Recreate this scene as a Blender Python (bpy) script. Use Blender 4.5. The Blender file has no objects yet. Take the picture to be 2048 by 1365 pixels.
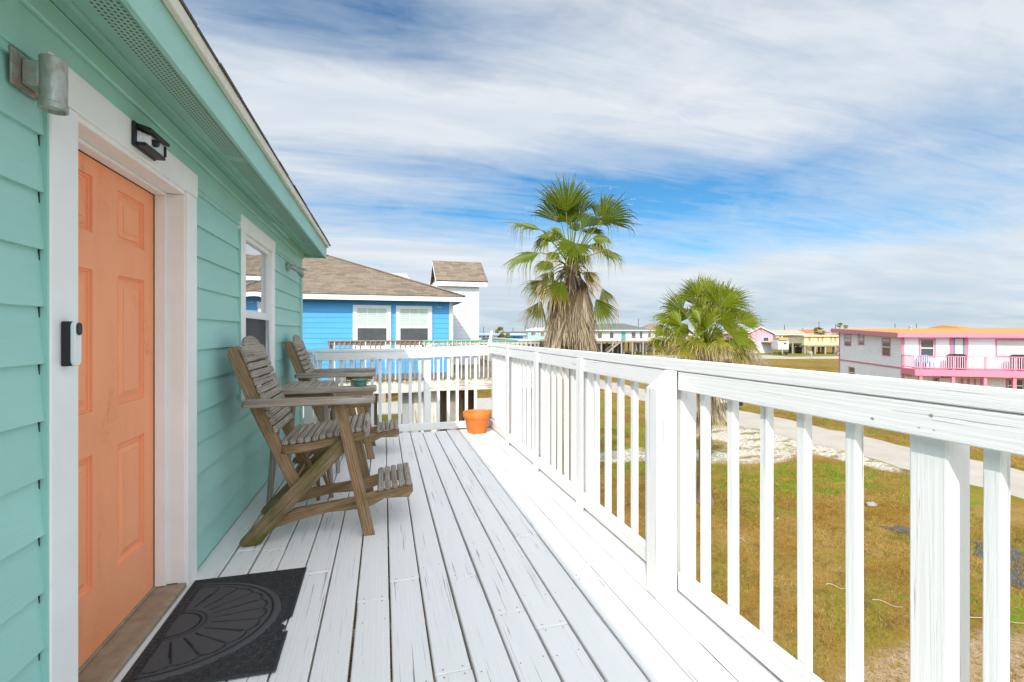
import bpy, math, random
import numpy as np
from mathutils import Vector, Matrix
random.seed(7); rng = np.random.default_rng(7)
sc = bpy.context.scene
COL = sc.collection
R = math.radians

# ---------------------------------------------------------------- camera
EYE = 1.27                      # eye above the deck boards (deck = 0); the yard lies at GZ
GZ = -4.0
F, CX, HY = 910.0, 1024.0, 666.0
TH = math.atan2(257, F); TS, TC = math.sin(TH), math.cos(TH)
cam = bpy.data.cameras.new('camera'); camo = bpy.data.objects.new('camera', cam); COL.objects.link(camo)
cam.sensor_width = 36.0; cam.lens = 36.0 * F / 2048
cam.shift_y = -(682.5 - HY) / 2048
cam.clip_start = 0.05; cam.clip_end = 6000
camo.location = (0, 0, EYE); camo.rotation_euler = (R(90), 0, -TH)
sc.camera = camo

def ray(u, v):
    du = u - CX
    return (du * TC + F * TS, F * TC - du * TS, HY - v)
def onz(u, v, z):
    r = ray(u, v); t = (z - EYE) / r[2]; return Vector((r[0] * t, r[1] * t, z))
def onx(u, v, x):
    r = ray(u, v); t = x / r[0]; return Vector((x, r[1] * t, EYE + r[2] * t))
def ony(u, v, y):
    r = ray(u, v); t = y / r[1]; return Vector((r[0] * t, y, EYE + r[2] * t))
def ond(u, v, d):
    r = ray(u, v); t = d / F; return Vector((r[0] * t, r[1] * t, EYE + r[2] * t))
RIGHT = Vector((TC, -TS, 0)); FWD = Vector((TS, TC, 0)); UP = Vector((0, 0, 1))

# ---------------------------------------------------------------- sky, sun, exposure
SUNV = Vector((-0.68, -1.15, 1.0)).normalized()
sc.view_settings.view_transform = 'Standard'; sc.view_settings.look = 'None'
sc.view_settings.exposure = 0.67; sc.view_settings.gamma = 1.0
try: sc.view_settings.use_curve_mapping = False
except Exception: pass
sun = bpy.data.lights.new('sun', 'SUN'); suno = bpy.data.objects.new('sun', sun); COL.objects.link(suno)
sun.energy = 2.35; sun.angle = R(0.6); sun.color = (1.0, 0.95, 0.88)
suno.rotation_euler = (-SUNV).to_track_quat('-Z', 'Y').to_euler()
suno.location = (0, 0, 30)

class NT:
    """small helper to write node trees"""
    def __init__(s, tree):
        s.t = tree; s.n = tree.nodes; s.l = tree.links; s.n.clear()
    def node(s, typ, **kw):
        n = s.n.new(typ)
        for k, v in kw.items(): setattr(n, k, v)
        return n
    def put(s, sock, val):
        if isinstance(val, bpy.types.NodeSocket): s.l.new(val, sock)
        elif val is not None:
            if hasattr(sock, 'default_value'):
                try: sock.default_value = val
                except Exception:
                    sock.default_value = (val[0], val[1], val[2], 1.0)
    def m(s, op, a, b=None, c=None, clamp=False):
        n = s.node('ShaderNodeMath', operation=op, use_clamp=clamp)
        s.put(n.inputs[0], a); s.put(n.inputs[1], b)
        if c is not None: s.put(n.inputs[2], c)
        return n.outputs[0]
    def vm(s, op, a, b=None):
        n = s.node('ShaderNodeVectorMath', operation=op)
        s.put(n.inputs[0], a); s.put(n.inputs[1], b)
        return n.outputs['Value'] if op in ('DOT_PRODUCT', 'LENGTH') else n.outputs[0]
    def mix(s, f, a, b, blend='MIX'):
        n = s.node('ShaderNodeMix', data_type='RGBA', blend_type=blend)
        s.put(n.inputs[0], f); s.put(n.inputs[6], c4(a)); s.put(n.inputs[7], c4(b))
        return n.outputs[2]
    def rng(s, x, a, b, c=0.0, d=1.0, smooth=False):
        n = s.node('ShaderNodeMapRange'); n.interpolation_type = 'SMOOTHSTEP' if smooth else 'LINEAR'
        s.put(n.inputs[0], x); s.put(n.inputs[1], a); s.put(n.inputs[2], b); s.put(n.inputs[3], c); s.put(n.inputs[4], d)
        return n.outputs[0]
    def noise(s, vec, scale, detail=4, rough=.55, dist=0.0):
        n = s.node('ShaderNodeTexNoise'); s.put(n.inputs['Vector'], vec); s.put(n.inputs['Scale'], scale)
        s.put(n.inputs['Detail'], detail); s.put(n.inputs['Roughness'], rough); s.put(n.inputs['Distortion'], dist)
        return n.outputs[0]
    def scale(s, vec, sx, sy, sz, loc=(0, 0, 0), rot=(0, 0, 0)):
        n = s.node('ShaderNodeMapping'); s.put(n.inputs[0], vec)
        n.inputs['Scale'].default_value = (sx, sy, sz); n.inputs['Location'].default_value = loc
        n.inputs['Rotation'].default_value = rot
        return n.outputs[0]
    def comb(s, x, y, z):
        n = s.node('ShaderNodeCombineXYZ'); s.put(n.inputs[0], x); s.put(n.inputs[1], y); s.put(n.inputs[2], z)
        return n.outputs[0]
    def sep(s, v):
        n = s.node('ShaderNodeSeparateXYZ'); s.put(n.inputs[0], v); return n.outputs
    def attr(s, name):
        n = s.node('ShaderNodeAttribute'); n.attribute_name = name; return n.outputs['Vector']
    def bump(s, h, strength=.3, dist=.01):
        n = s.node('ShaderNodeBump'); s.put(n.inputs['Height'], h)
        n.inputs['Strength'].default_value = strength; n.inputs['Distance'].default_value = dist
        return n.outputs[0]
def c4(c):
    if isinstance(c, tuple) and len(c) == 3: return (c[0], c[1], c[2], 1.0)
    return c

world = bpy.data.worlds.new('World'); sc.world = world; world.use_nodes = True
def build_world():
    w = NT(world.node_tree)
    out = w.node('ShaderNodeOutputWorld'); bg = w.node('ShaderNodeBackground')
    w.l.new(bg.outputs[0], out.inputs[0]); bg.inputs[1].default_value = 0.1
    sky = w.node('ShaderNodeTexSky', sky_type='NISHITA'); sky.sun_disc = False
    sky.sun_elevation = math.asin(SUNV.z); sky.sun_rotation = math.atan2(SUNV.x, SUNV.y)
    sky.air_density = 1.0; sky.dust_density = 0.4; sky.ozone_density = 2.0
    tc = w.node('ShaderNodeTexCoord'); d = tc.outputs['Generated']
    x, y, z = w.sep(d)[:3]
    az = w.m('ARCTAN2', x, y); el = w.m('ARCSINE', z)
    zz = w.m('ADD', w.m('MAXIMUM', z, 0.0), 0.10)
    p = w.comb(w.m('DIVIDE', x, zz), w.m('DIVIDE', y, zz), 0.0)
    def ae(u, v):
        r = Vector(ray(u, v)).normalized(); return math.atan2(r.x, r.y), math.asin(r.z)
    def blob(u, v, du, dv, amp):
        a, e = ae(u, v); sa, se = du / F, dv / F
        q = w.m('ADD', w.m('POWER', w.m('DIVIDE', w.m('SUBTRACT', az, a), sa), 2), w.m('POWER', w.m('DIVIDE', w.m('SUBTRACT', el, e), se), 2))
        return w.m('MULTIPLY', w.m('EXPONENT', w.m('MULTIPLY', q, -1.0)), amp)
    # streaky high cloud: stretched along the wind
    ps = w.scale(p, .40, 1.5, 1, rot=(0, 0, R(12)))
    n1 = w.noise(ps, 1.15, 10, .60, .7)
    n2 = w.noise(w.scale(p, .9, 4.4, 1, loc=(3, 1, 0), rot=(0, 0, R(24))), 1.8, 9, .60, 1.1)
    n3 = w.noise(w.scale(p, .8, 1.1, 1, loc=(7.3, 2, 0)), 2.1, 10, .66, .5)
    base = w.m('ADD', w.m('ADD', w.m('MULTIPLY', n1, .85), w.m('MULTIPLY', n2, .50)), w.m('MULTIPLY', n3, .62))
    cov = w.m('SUBTRACT', base, .50)
    blobs = [(1300, 395, 440, 85, -.66), (1180, 360, 160, 50, -.14), (680, 40, 360, 75, -.60), (880, 330, 160, 30, -.16), (860, 440, 260, 36, -.20),
             (820, 200, 420, 90, .36), (1650, 200, 620, 130, .22), (900, 520, 420, 50, .30), (1800, 560, 500, 60, .22), (1300, 590, 700, 40, .30),
             (1500, 485, 300, 26, -.26)]
    for b in blobs: cov = w.m('ADD', cov, blob(*b))
    cov = w.m('ADD', cov, w.rng(el, .02, .16, .30, 0.0))
    c = w.rng(cov, -.08, .70, 0, 1)
    c = w.m('MULTIPLY', w.m('POWER', c, .9), .95)
    # cloud body: bright tops, blue-grey undersides low over the horizon
    shade = w.noise(w.scale(p, .5, 1.3, 1, loc=(1, 9, 0)), 1.9, 7, .55, .3)
    ccol = w.mix(w.rng(shade, .35, .68), (4.3, 4.8, 5.35), (5.5, 5.65, 5.8))
    low = w.m('MULTIPLY', w.rng(el, .015, .15, 1, 0, smooth=True), w.rng(w.noise(w.scale(d, 2.2, 2.2, 14), 2.0, 6, .5, .4), .36, .60))
    ccol = w.mix(w.m('MULTIPLY', low, .85), ccol, (3.2, 3.9, 4.65))
    skyc = w.mix(1.0, sky.outputs[0], (0.33, 0.72, 0.90), 'MULTIPLY')
    col = w.mix(c, skyc, ccol)
    # unseen sky round the sun (behind the viewer) boosted and warmed to lift shade
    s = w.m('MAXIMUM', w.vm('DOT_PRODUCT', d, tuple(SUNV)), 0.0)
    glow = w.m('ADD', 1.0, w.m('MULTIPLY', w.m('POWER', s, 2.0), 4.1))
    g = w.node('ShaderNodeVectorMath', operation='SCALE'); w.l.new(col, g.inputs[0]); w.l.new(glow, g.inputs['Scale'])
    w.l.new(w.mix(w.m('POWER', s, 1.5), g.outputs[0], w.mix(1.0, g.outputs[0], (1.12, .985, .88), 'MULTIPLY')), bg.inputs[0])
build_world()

# ---------------------------------------------------------------- materials
MATS = {}
def mat(name, build):
    if name in MATS: return MATS[name]
    m = bpy.data.materials.new(name); m.use_nodes = True; MATS[name] = m
    t = NT(m.node_tree); out = t.node('ShaderNodeOutputMaterial')
    t.out = out; build(t); return m
def finish(t, col, rough=.6, bump=None, metal=0.0, spec=.4, **kw):
    b = t.node('ShaderNodeBsdfPrincipled'); t.put(b.inputs['Base Color'], c4(col)); t.put(b.inputs['Roughness'], rough)
    t.put(b.inputs['Metallic'], metal); t.put(b.inputs['Specular IOR Level'], spec)
    if bump is not None: t.l.new(bump, b.inputs['Normal'])
    for k, v in kw.items(): t.put(b.inputs[k], c4(v))
    t.l.new(b.outputs[0], t.out.inputs[0]); return b

def painted_wood(name, col, crack, amount, rough=.45, streak=.10, grainy=1.0, far=False):
    def f(t):
        g = t.attr('grain')
        fine = t.noise(t.scale(g, 1.5, 72, 72), 1.0, 6, .66, 1.1)
        ring = t.node('ShaderNodeTexWave', wave_type='BANDS', bands_direction='Y'); t.put(ring.inputs[0], t.scale(g, .75, 17, 17))
        ring.inputs['Scale'].default_value = 1.0; ring.inputs['Distortion'].default_value = 13.0; ring.inputs['Detail'].default_value = 5
        ring.inputs['Detail Scale'].default_value = .7
        cr = t.noise(t.scale(g, 1.5, 120, 120, loc=(9, 3, 1)), 1.0, 4, .55, .9)
        patch = t.noise(t.scale(g, 1.3, 5, 5), 1.0, 3)
        thr = t.m('SUBTRACT', 1.0, t.m('MULTIPLY', t.rng(patch, .35, .65), amount))
        ck = t.rng(t.m('SUBTRACT', cr, t.m('MULTIPLY', thr, .69)), 0.0, .03)
        dirt = t.noise(t.scale(g, .9, 7, 7, loc=(2, 2, 2)), 1.5, 5, .6)
        c = t.mix(t.m('MULTIPLY', t.rng(fine, .38, .72), streak), col, tuple(k * .72 for k in col))
        c = t.mix(t.m('MULTIPLY', t.rng(dirt, .45, .75), .16), c, (col[0] * .78, col[1] * .77, col[2] * .72))
        c = t.mix(ck, c, crack)
        h = t.m('ADD', t.m('MULTIPLY', fine, .85), t.m('MULTIPLY', ring.outputs[1], (.42 * grainy - .25) * .33))
        h = t.m('SUBTRACT', h, t.m('MULTIPLY', ck, 1.2))
        finish(t, c, rough, t.bump(h, .42 * grainy, .004))
    return mat(name, f)
white_wood = lambda: painted_wood('white_painted_wood', (.775, .772, .757), (.30, .29, .27), .115)
white_rail = lambda: painted_wood('white_rail_paint', (.765, .755, .735), (.40, .40, .39), .05, streak=.08, grainy=1.5)

def weathered(name, a, b, moss=.0, dark=(.06, .05, .035)):
    def f(t):
        g = t.attr('grain')
        fine = t.noise(t.scale(g, 2.2, 75, 75), 1.0, 5, .65, .8)
        ring = t.node('ShaderNodeTexWave', wave_type='BANDS', bands_direction='Y'); t.put(ring.inputs[0], t.scale(g, .8, 18, 18))
        ring.inputs['Scale'].default_value = 1.3; ring.inputs['Distortion'].default_value = 8.0; ring.inputs['Detail'].default_value = 3
        blot = t.noise(t.scale(g, 3, 9, 9, loc=(4, 4, 4)), 1.6, 5, .6)
        c = t.mix(t.rng(blot, .34, .66), a, b)
        c = t.mix(t.m('MULTIPLY', t.rng(ring.outputs[1], .25, .9), .5), c, tuple(k * .55 for k in a))
        c = t.mix(t.rng(fine, .53, .68, 0, .8), c, dark)
        c = t.mix(t.rng(fine, .30, .42, .35, 0), c, tuple(min(1, k * 1.55) for k in b))
        if moss:
            mo = t.noise(t.scale(g, 3, 10, 10, loc=(1, 7, 3)), 1.4, 5, .6)
            c = t.mix(t.rng(mo, .62 - moss * .3, .82 - moss * .3, 0, .75), c, (.075, .085, .012))
        h = t.m('ADD', t.m('MULTIPLY', fine, -.8), t.m('MULTIPLY', ring.outputs[1], .35))
        finish(t, c, .8, t.bump(h, .6, .004), spec=.2)
    return mat(name, f)

def plain(name, col, rough=.6, metal=0.0, var=.06, spec=.4, nscale=9.0, bumps=0.0):
    def f(t):
        tc = t.node('ShaderNodeTexCoord').outputs['Object']
        n = t.noise(tc, nscale, 5, .6)
        c = t.mix(t.rng(n, .35, .7, 0, 1), col, tuple(k * (1 - var * 2.2) for k in col))
        finish(t, c, rough, t.bump(n, .25, bumps) if bumps else None, metal, spec)
    return mat(name, f)

def siding(name, col, rough=.55, var=.05):
    def f(t):
        g = t.attr('grain')
        fine = t.noise(t.scale(g, 3.0, 60, 60), 1.0, 5, .6, 1.2)
        big = t.noise(t.scale(g, .8, 1.6, 1.6), 1.3, 4)
        c = t.mix(t.rng(big, .35, .7), col, tuple(k * (1 - var * 2) for k in col))
        c = t.mix(t.m('MULTIPLY', t.rng(fine, .5, .75), .10), c, tuple(k * .6 for k in col))
        finish(t, c, rough, t.bump(fine, .35, .003), spec=.3)
    return mat(name, f)

def shingle(name, a, b, sc_=1.0):
    def f(t):
        g = t.attr('grain')
        br = t.node('ShaderNodeTexBrick'); t.put(br.inputs['Vector'], g)
        br.offset = .37; br.squash = .75; br.squash_frequency = 3
        br.inputs['Scale'].default_value = 1.0; br.inputs['Brick Width'].default_value = .30 * sc_; br.inputs['Row Height'].default_value = .14 * sc_
        br.inputs['Mortar Size'].default_value = .004; br.inputs['Mortar Smooth'].default_value = .2; br.inputs['Bias'].default_value = -.1
        br.inputs['Color1'].default_value = c4(a); br.inputs['Color2'].default_value = c4(b); br.inputs['Mortar'].default_value = c4(tuple(k * .32 for k in a))
        gr = t.noise(g, 140, 3, .7); blot = t.noise(g, 1.1, 5, .6)
        c = t.mix(t.rng(gr, .35, .7, 0, .5), br.outputs[0], tuple(k * .5 for k in b))
        c = t.mix(t.rng(blot, .4, .7, 0, .35), c, tuple(k * .7 for k in a))
        gs = t.sep(g); saw = t.m('FRACT', t.m('DIVIDE', gs[1], .14 * sc_))
        h = t.m('ADD', t.m('MULTIPLY', saw, -1.0), t.m('MULTIPLY', gr, .3))
        finish(t, c, .9, t.bump(h, .5, .012), spec=.15)
    return mat(name, f)

def glass_mat(name, col, rough=.03):
    def f(t): finish(t, col, rough, spec=1.0, **{'IOR': 1.6})
    return mat(name, f)

def rusty(name):
    def f(t):
        tc = t.node('ShaderNodeTexCoord').outputs['Object']
        n = t.noise(tc, 22, 7, .65, .3); n2 = t.noise(t.scale(tc, 30, 30, 9), 1.6, 5, .7)
        c = t.mix(t.rng(n, .45, .62), (.42, .44, .42), (.30, .15, .07))
        c = t.mix(t.rng(n2, .45, .7, 0, .5), c, (.30, .30, .22))
        finish(t, c, t.rng(n, .4, .6, .42, .8), t.bump(n, .25, .002), t.rng(n, .45, .6, .75, .1))
    return mat(name, f)
def galv(name):
    def f(t):
        tc = t.node('ShaderNodeTexCoord').outputs['Object']
        n = t.noise(t.scale(tc, 26, 26, 14), 1.2, 7, .7, .4)
        c = t.mix(t.rng(n, .47, .72, 0, .75), (.47, .48, .44), (.27, .24, .16))
        finish(t, c, t.rng(n, .4, .65, .38, .75), t.bump(n, .2, .0015), .65)
    return mat(name, f)

def leaf_mat(name, green, yellow, tan):
    def f(t):
        g = t.sep(t.attr('grain'))            # radius along blade, random, dryness
        pos = t.node('ShaderNodeNewGeometry').outputs['Position']
        n = t.noise(pos, 7, 3)
        k = t.m('ADD', t.m('ADD', g[2], t.m('MULTIPLY', t.m('SUBTRACT', g[0], .72), 1.25)), t.m('ADD', t.m('MULTIPLY', t.m('SUBTRACT', g[1], .5), .55), t.m('MULTIPLY', t.m('SUBTRACT', n, .5), .5)))
        c = t.mix(t.rng(k, .05, .42), green, yellow)
        c = t.mix(t.rng(k, .38, .72), c, tan)
        c = t.mix(t.rng(t.m('MULTIPLY', g[1], k), .55, .95, 0, .75), c, tuple(v * .45 for v in tan))
        c = t.mix(t.rng(g[1], .4, 1, 0, .7), c, tuple(v * .4 for v in green))
        b = t.node('ShaderNodeBsdfPrincipled'); t.put(b.inputs['Base Color'], c); b.inputs['Roughness'].default_value = .42
        b.inputs['Specular IOR Level'].default_value = .35
        tr = t.node('ShaderNodeBsdfTranslucent'); t.put(tr.inputs[0], t.mix(1.0, c, (1.3, 1.35, .6), 'MULTIPLY'))
        mx = t.node('ShaderNodeMixShader'); mx.inputs[0].default_value = .24
        t.l.new(b.outputs[0], mx.inputs[1]); t.l.new(tr.outputs[0], mx.inputs[2]); t.l.new(mx.outputs[0], t.out.inputs[0])
    return mat(name, f)

# ---------------------------------------------------------------- mesh builder
WL = {}
class MB:
    def __init__(s): s.v, s.f, s.g, s.mi = [], [], [], []
    def add(s, vs, fs, gs, m=0):
        o = len(s.v); s.v.extend([tuple(v) for v in vs]); s.g.extend([tuple(g) for g in gs])
        s.f.extend([tuple(i + o for i in f) for f in fs]); s.mi.extend([m] * len(fs)); return s
    def obox(s, c, ax, half, ch=0.0, m=0, gax=None):
        """oriented box; ax = three unit vectors, half = half sizes; chamfered when ch > 0"""
        c = Vector(c); ax = [Vector(a) for a in ax]; h = half
        if gax is None: gax = max(range(3), key=lambda i: h[i])
        oth = [i for i in range(3) if i != gax]
        oth.sort(key=lambda i: -h[i])
        sd = (random.uniform(0, 90), random.uniform(0, 9), random.uniform(0, 9))
        def G(l): return (l[gax] + sd[0], l[oth[0]] + sd[1], l[oth[1]] + sd[2])
        loc = []
        if ch <= 0:
            for sx in (-1, 1):
                for sy in (-1, 1):
                    for sz in (-1, 1): loc.append((sx * h[0], sy * h[1], sz * h[2]))
            fs = [(0, 1, 3, 2), (4, 6, 7, 5), (0, 4, 5, 1), (2, 3, 7, 6), (0, 2, 6, 4), (1, 5, 7, 3)]
        else:
            ch = min(ch, *[q * .9 for q in h]); idx = {}
            for sx in (-1, 1):
                for sy in (-1, 1):
                    for sz in (-1, 1):
                        for a in range(3):
                            q = [sx * (h[0] - ch), sy * (h[1] - ch), sz * (h[2] - ch)]
                            q[a] = (sx, sy, sz)[a] * h[a]; idx[(sx, sy, sz, a)] = len(loc); loc.append(tuple(q))
            fs = []
            for a in range(3):
                b, d = (a + 1) % 3, (a + 2) % 3
                for sg in (-1, 1):
                    q = []
                    for (p, r) in ((-1, -1), (1, -1), (1, 1), (-1, 1)):
                        k = [0, 0, 0]; k[a] = sg; k[b] = p; k[d] = r; q.append(idx[(k[0], k[1], k[2], a)])
                    fs.append(tuple(q if sg > 0 else q[::-1]))
                for p in (-1, 1):
                    for r in (-1, 1):
                        k0 = [0, 0, 0]; k1 = [0, 0, 0]; k0[a] = -1; k1[a] = 1
                        for k in (k0, k1): k[b] = p; k[d] = r
                        q = [idx[(*k0, b)], idx[(*k1, b)], idx[(*k1, d)], idx[(*k0, d)]]
                        fs.append(tuple(q if p * r > 0 else q[::-1]))
            for sx in (-1, 1):
                for sy in (-1, 1):
                    for sz in (-1, 1):
                        q = [idx[(sx, sy, sz, a)] for a in range(3)]
                        fs.append(tuple(q if sx * sy * sz > 0 else q[::-1]))
        return s.add([c + ax[0] * l[0] + ax[1] * l[1] + ax[2] * l[2] for l in loc], fs, [G(l) for l in loc], m)
    def box(s, x0, x1, y0, y1, z0, z1, ch=0.0, m=0, gax=None):
        return s.obox(((x0 + x1) / 2, (y0 + y1) / 2, (z0 + z1) / 2), ((1, 0, 0), (0, 1, 0), (0, 0, 1)), (abs(x1 - x0) / 2, abs(y1 - y0) / 2, abs(z1 - z0) / 2), ch, m, gax)
    def beam(s, p0, p1, w, t, up=(0, 0, 1), ch=0.0, m=0):
        p0, p1 = Vector(p0), Vector(p1); a = (p1 - p0); L = a.length; a.normalize()
        sd = a.cross(Vector(up))
        if sd.length < 1e-5: sd = a.cross(Vector((1, 0, 0)))
        sd.normalize(); u = sd.cross(a)
        return s.obox((p0 + p1) / 2, (a, sd, u), (L / 2, w / 2, t / 2), ch, m, 0)
    def prism(s, pts, O, U, V, W, t, m=0, gdir=(1, 0), ch=0.0):
        """2-D outline pts (counter-clockwise in U,V) extruded from O along W by t"""
        O, U, V, W = Vector(O), Vector(U), Vector(V), Vector(W); n = len(pts)
        area = sum(pts[i][0] * pts[(i + 1) % n][1] - pts[(i + 1) % n][0] * pts[i][1] for i in range(n))
        if area < 0: pts = pts[::-1]
        flip = U.cross(V).dot(W) < 0
        gl = math.hypot(*gdir); gd = (gdir[0] / gl, gdir[1] / gl); sd = random.uniform(0, 90)
        rings = []
        if ch > 0:
            ins = []
            for i in range(n):
                a, b, c = Vector(pts[i - 1]), Vector(pts[i]), Vector(pts[(i + 1) % n])
                e1 = (b - a).normalized(); e2 = (c - b).normalized(); n1 = Vector((-e1.y, e1.x)); n2 = Vector((-e2.y, e2.x))
                q = n1 + n2
                q = q / max(.35, q.dot(n1)) if q.length > 1e-6 else n1
                ins.append((b.x + q.x * ch, b.y + q.y * ch))
            rings = [(ins, 0), (pts, ch), (pts, t - ch), (ins, t)]
        else: rings = [(pts, 0), (pts, t)]
        vs, gs = [], []
        for (pp, w) in rings:
            for p in pp:
                vs.append(O + U * p[0] + V * p[1] + W * w)
                gs.append((p[0] * gd[0] + p[1] * gd[1] + sd, -p[0] * gd[1] + p[1] * gd[0] + 2, w + 1))
        fs = [tuple(range(n - 1, -1, -1)), tuple((len(rings) - 1) * n + i for i in range(n))]
        for r in range(len(rings) - 1):
            for i in range(n):
                j = (i + 1) % n; fs.append((r * n + i, r * n + j, (r + 1) * n + j, (r + 1) * n + i))
        if flip: fs = [f[::-1] for f in fs]
        return s.add(vs, fs, gs, m)
    def tube(s, path, rad, n=8, m=0, cap=True):
        path = [Vector(p) for p in path]; vs, gs, fs = [], [], []; L = 0; sd = random.uniform(0, 50)
        ref = None
        for i, p in enumerate(path):
            a = (path[min(i + 1, len(path) - 1)] - path[max(i - 1, 0)]).normalized()
            if ref is None:
                ref = a.orthogonal().normalized()
            ref = (ref - a * ref.dot(a)).normalized(); b = a.cross(ref)
            if i: L += (p - path[i - 1]).length
            r = rad[i] if isinstance(rad, (list, tuple)) else rad
            for k in range(n):
                t = 2 * math.pi * k / n
                vs.append(p + ref * (r * math.cos(t)) + b * (r * math.sin(t))); gs.append((L + sd, r * t, 0))
        for i in range(len(path) - 1):
            for k in range(n):
                j = (k + 1) % n; fs.append((i * n + k, i * n + j, (i + 1) * n + j, (i + 1) * n + k))
        if cap: fs += [tuple(range(n - 1, -1, -1)), tuple((len(path) - 1) * n + k for k in range(n))]
        return s.add(vs, fs, gs, m)
    def lathe(s, prof, c, n=32, m=0, axis=None):
        c = Vector(c); A = Vector(axis).normalized() if axis else Vector((0, 0, 1)); U = A.orthogonal().normalized(); V = A.cross(U)
        vs, gs, fs = [], [], []
        for (r, z) in prof:
            for k in range(n):
                t = 2 * math.pi * k / n
                vs.append(c + U * (r * math.cos(t)) + V * (r * math.sin(t)) + A * z); gs.append((t * r, z, r))
        for i in range(len(prof) - 1):
            for k in range(n):
                j = (k + 1) % n; fs.append((i * n + k, i * n + j, (i + 1) * n + j, (i + 1) * n + k))
        return s.add(vs, fs, gs, m)
    def quad(s, a, b, c, d, m=0, uv=None):
        if uv is None:
            a_, b_, d_ = Vector(a), Vector(b), Vector(d); W = (b_ - a_).length; H = (d_ - a_).length
            uv = [(0, 0, 0), (W, 0, 0), (W, H, 0), (0, H, 0)]
        return s.add([a, b, c, d], [(0, 1, 2, 3)], uv, m)
    def fbox(s, fr, s0, s1, n0, n1, z0, z1, m=0, ch=0.0, gax=None):
        c = fr.p((s0 + s1) / 2, (n0 + n1) / 2, (z0 + z1) / 2)
        return s.obox(c, (fr.A, fr.N, Vector((0, 0, 1))), (abs(s1 - s0) / 2, abs(n1 - n0) / 2, abs(z1 - z0) / 2), ch, m, gax)
    def build(s, name, mats, parent=None, smooth=False, loc=None):
        if not isinstance(mats, (list, tuple)): mats = [mats]
        me = bpy.data.meshes.new(name); o = bpy.data.objects.new(name, me); COL.objects.link(o)
        if parent is not None: base = WL[parent.name]; o.parent = parent
        else:
            if loc is None:
                a = np.array(s.v); lo, hi = a.min(0), a.max(0); loc = ((lo[0] + hi[0]) / 2, (lo[1] + hi[1]) / 2, lo[2])
            base = Vector(loc); o.location = base
        WL[o.name] = Vector(base)
        me.from_pydata([(v[0] - base[0], v[1] - base[1], v[2] - base[2]) for v in s.v], [], s.f)
        at = me.attributes.new('grain', 'FLOAT_VECTOR', 'POINT')
        at.data.foreach_set('vector', np.array(s.g, dtype=np.float32).ravel())
        for m in mats: me.materials.append(m)
        if len(mats) > 1: me.polygons.foreach_set('material_index', np.array(s.mi, dtype=np.int32))
        if smooth is True: me.polygons.foreach_set('use_smooth', np.ones(len(s.f), dtype=bool))
        me.update()
        if smooth == 'auto':
            me.polygons.foreach_set('use_smooth', np.ones(len(s.f), dtype=bool))
            try: me.set_sharp_from_angle(angle=R(35))
            except Exception: pass
        return o

class Frame:
    """a wall's own axes: A along it, N outward, z up"""
    def __init__(s, O, A):
        s.O = Vector(O); s.A = Vector(A).normalized(); s.N = Vector((s.A.y, -s.A.x, 0))
    def p(s, a, n, z): return s.O + s.A * a + s.N * n + Vector((0, 0, z))

def thing(name, label, cat, loc, group=None):
    o = bpy.data.objects.new(name, None); COL.objects.link(o); o.location = loc; WL[o.name] = Vector(loc)
    o.empty_display_size = .2; tag(o, label, cat, group); return o
def tag(o, label=None, cat=None, group=None, kind=None):
    if label: o['label'] = label
    if cat: o['category'] = cat
    if group: o['group'] = group
    if kind: o['kind'] = kind
    return o
def children(o): return [c for c in bpy.data.objects if c.parent == o]
def copy_tree(o, parent=None):
    c = o.copy(); COL.objects.link(c); WL[c.name] = WL[o.name]
    if parent is not None: c.parent = parent
    for ch in children(o): copy_tree(ch, c)
    return c

def lap_wall(mb, fr, s0, s1, z0, z1, ex, zref, holes=(), proud=.012, t=.1, m=0):
    """lapped boards: each course proud at its foot; cut round the holes (s0,s1,z0,z1)"""
    zs = {z0, z1}; k = math.ceil((z0 - zref) / ex)
    while zref + k * ex < z1:
        if zref + k * ex > z0: zs.add(zref + k * ex)
        k += 1
    courses = sorted(zs)
    for c0, c1 in zip(courses[:-1], courses[1:]):
        base = zref + math.floor((c0 + c1) / 2 / ex - zref / ex + 0) * ex
        base = zref + math.floor(((c0 + c1) / 2 - zref) / ex) * ex
        cuts = sorted({c0, c1} | {h[2] for h in holes if c0 < h[2] < c1} | {h[3] for h in holes if c0 < h[3] < c1})
        for b0, b1 in zip(cuts[:-1], cuts[1:]):
            iv = [(s0, s1)]
            for h in holes:
                if h[2] < (b0 + b1) / 2 < h[3]:
                    nv = []
                    for (p, q) in iv:
                        if h[0] > p: nv.append((p, min(q, h[0])))
                        if h[1] < q: nv.append((max(p, h[1]), q))
                    iv = [(p, q) for p, q in nv if q - p > 1e-4]
            for (p, q) in iv:
                n0 = proud * (1 - (b0 - base) / ex); n1 = proud * (1 - (b1 - base) / ex) if b1 < c1 - 1e-6 or c1 - base < ex - 1e-4 else .001
                vs = [fr.p(p, -t, b0), fr.p(q, -t, b0), fr.p(q, n0, b0), fr.p(p, n0, b0), fr.p(p, -t, b1), fr.p(q, -t, b1), fr.p(q, n1, b1), fr.p(p, n1, b1)]
                sd = base * 7.3
                gs = [(p + sd, b0, 0), (q + sd, b0, 0), (q + sd, b0, .1), (p + sd, b0, .1), (p + sd, b1, 0), (q + sd, b1, 0), (q + sd, b1, .1), (p + sd, b1, .1)]
                mb.add(vs, [(3, 2, 6, 7), (0, 3, 7, 4), (2, 1, 5, 6), (0, 1, 2, 3), (7, 6, 5, 4)], gs, m)

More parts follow.
